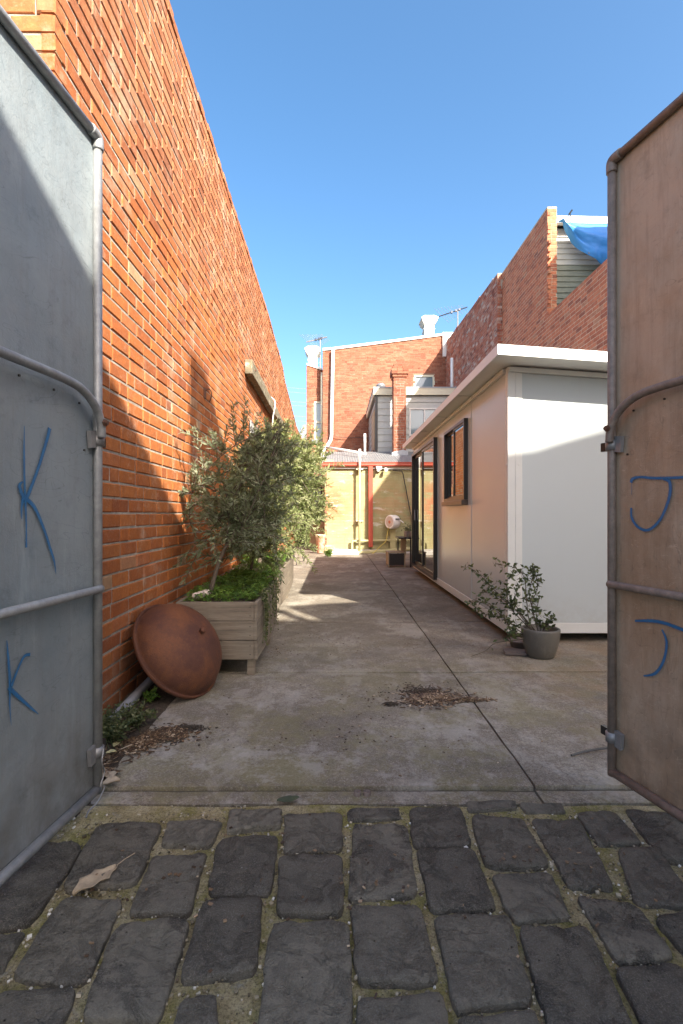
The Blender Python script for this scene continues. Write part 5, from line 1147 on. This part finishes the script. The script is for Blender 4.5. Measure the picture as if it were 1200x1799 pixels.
chips('brown bark chips spilled on the concrete near the left gate', 'bark_litter', [(c1.x, c1.y + .05, .14, .11), (c1.x - .12, c1.y - .05, .12, .14)], 1500, 6, (.006, .026))
chips('dead leaf and twig litter in the corner behind the left gate', 'corner_litter', [(-1.08, 2.2, .13, .18), (-1.02, 2.1, .08, .1), (-1.12, 2.6, .1, .3)], 600, 7, (.012, .06), zlift=.012)
chips('scattered dirt specks and crumbs over the concrete yard', 'dirt_crumbs', [(-.2, 4.6, .7, .9), (-.5, 4.1, .2, .4), (.6, 4.3, .9, .7), (.2, 3.0, 1.0, .8), (.3, 6, .8, 1.2), (0, 2.5, 1, .4)], 420, 8, (.004, .013))
chips('tiny pale seeds and flakes scattered over the bluestone setts', 'seed_flakes', [(-.5, 1.55, .6, .35), (.1, 1.5, .8, .4), (.6, 1.6, .6, .3)], 90, 9, (.006, .014))
def weed(label, c, rad, n_, seed, h=.12, mat='weed', ls=.03):
    rg = random.Random(seed); t = thing('weed_plant', label, 'weed', c); m = MB(); st_ = MB(); c = Vector(c)
    for i in range(n_):
        a = rg.uniform(0, 6.28); e = c + Vector((math.cos(a) * rad * rg.random(), math.sin(a) * rad * rg.random(), rg.uniform(.3, 1) * h)); sp = smooth_path([c + Vector((rg.gauss(0, rad * .3), rg.gauss(0, rad * .3), 0)), c.lerp(e, .5) + Vector((0, 0, .02)), e], 4)
        st_.tube(sp, .0014, 4, cap=False)
        for q in sp[2:]:
            for k in range(3): foliage(m, rg, q, Vector((rg.gauss(0, 1), rg.gauss(0, 1), rg.gauss(.2, .5))), rg.uniform(.4, 1) * ls, ls * .4, rg.random())
    st_.build('stem', 'weed', t); m.build('leaves', mat, t)
weed('tangled weed with small leaves at the wall foot beside the left gate', (-1.12, 2.42, .02), .16, 60, 1, .14)
weed('second weed clump over the grey pipe below the rusty bowl', (-1.06, 2.62, .015), .12, 34, 2, .10)
q = G(578, 978); weed('bright green weed growing at the foot of the olive wall corner', (q.x, q.y, .0), .16, 50, 3, .2, 'clover', .05)
weed('small weed tuft at the wall foot beside the rusty bowl', (-1.1, 2.95, .015), .06, 14, 4, .06, 'clover')
# curled leaves
def leaf_sheet(label, c, ang, L, W, mat, lobes, seed, curl=.5, name='fallen_leaf', stalk=0):
    rg = random.Random(seed); m = MB(); n1 = 14; vs = []; d = Vector((math.cos(ang), math.sin(ang), 0)); s_ = Vector((-d.y, d.x, 0)); c = Vector(c); nw = 6
    for i in range(n1 + 1):
        f_ = i / n1; hw = W * math.sin(math.pi * min(1, f_ * .97 + .02)) ** .7 * (1 - lobes * .5 * abs(math.sin(f_ * 9)))
        for k in range(nw + 1):
            g_ = k / nw * 2 - 1; z = .006 + curl * W * (g_ * g_ * .55 + .22 * math.sin(f_ * 5 + seed)) + .12 * W * mnoise.noise((f_ * 6, g_ * 3, seed))
            vs.append(c + d * (f_ * L) + s_ * hw * g_ + Vector((0, 0, max(.003, z))))
    m.add(vs, [(i * (nw + 1) + k, i * (nw + 1) + k + 1, (i + 1) * (nw + 1) + k + 1, (i + 1) * (nw + 1) + k) for i in range(n1) for k in range(nw)])
    if stalk: m.tube(smooth_path([c + Vector((0, 0, .01)), c - d * stalk * .5 + Vector((0, 0, .012)), c - d * stalk + s_ * .01 + Vector((0, 0, .018))], 4), .0016, 5)
    o = m.build(name, mat, smooth=True); sd2 = o.modifiers.new('t', 'SOLIDIFY'); sd2.thickness = .001; return tag(o, label, 'leaf')
q = G(205, 1528); p2 = G(132, 1578); dv = p2 - q
leaf_sheet('large curled dry brown leaf on the setts beside the left gate', (q.x, q.y, .004), math.atan2(dv.y, dv.x), dv.length * 1.05, .040, 'dry_leaf', .7, 4, .45, stalk=.06)
q = G(487, 1408); p2 = G(526, 1402); dv = p2 - q
leaf_sheet('single dark green leaf lying on the concrete threshold', (q.x, q.y - .01, .0), math.atan2(dv.y, dv.x), dv.length, .022, 'green_leaf', 0, 2, .35)
for i, (x, y, an, lab) in enumerate(((186, 1333, .3, 'left of two pale curled leaves on the soil by the left gate'), (200, 1322, 1.5, 'right of two pale curled leaves on the soil by the left gate'))):
    q = G(x, y); leaf_sheet(lab, (q.x, q.y, .02), an, .045, .016, 'pale_leaf', .1, i + 5, .6)
for i, (x, y, an, lab) in enumerate(((178, 1388, .4, 'crumpled brown leaf nearest the left gate pipe'), (196, 1380, 2.2, 'crumpled brown leaf at the edge of the concrete threshold'), (186, 1374, 4, 'crumpled brown leaf deep in the corner litter behind the left gate'))):
    q = G(x, y); leaf_sheet(lab, (q.x, q.y, .015), an, .07, .03, 'dry_leaf', .5, i + 11, .7)
for i, (x, lab) in enumerate(((628, 'left round metal bolt socket in the concrete threshold'), (645, 'right round metal bolt socket in the concrete threshold'))):
    q = G(x, 1393); m = MB(); m.lathe([(.0, -.002), (.007, -.002), (.008, .007), (.014, .007), (.015, -.01)], (q.x, q.y, .0), 16); tag(m.build('bolt_socket', 'slate_tile', smooth=True), lab, 'socket', 'gate bolt sockets')
a, b = G(1004, 1330), G(1075, 1316); m = MB(); m.tube(smooth_path([a + Vector((0, 0, .008)), a.lerp(b, .5) + Vector((0, .004, .012)), b + Vector((.1, .02, .012))], 4), .005, 6)
tag(m.build('dropped_rod', 'dark_metal'), 'thin dark rod lying on the concrete beside the right gate', 'rod')
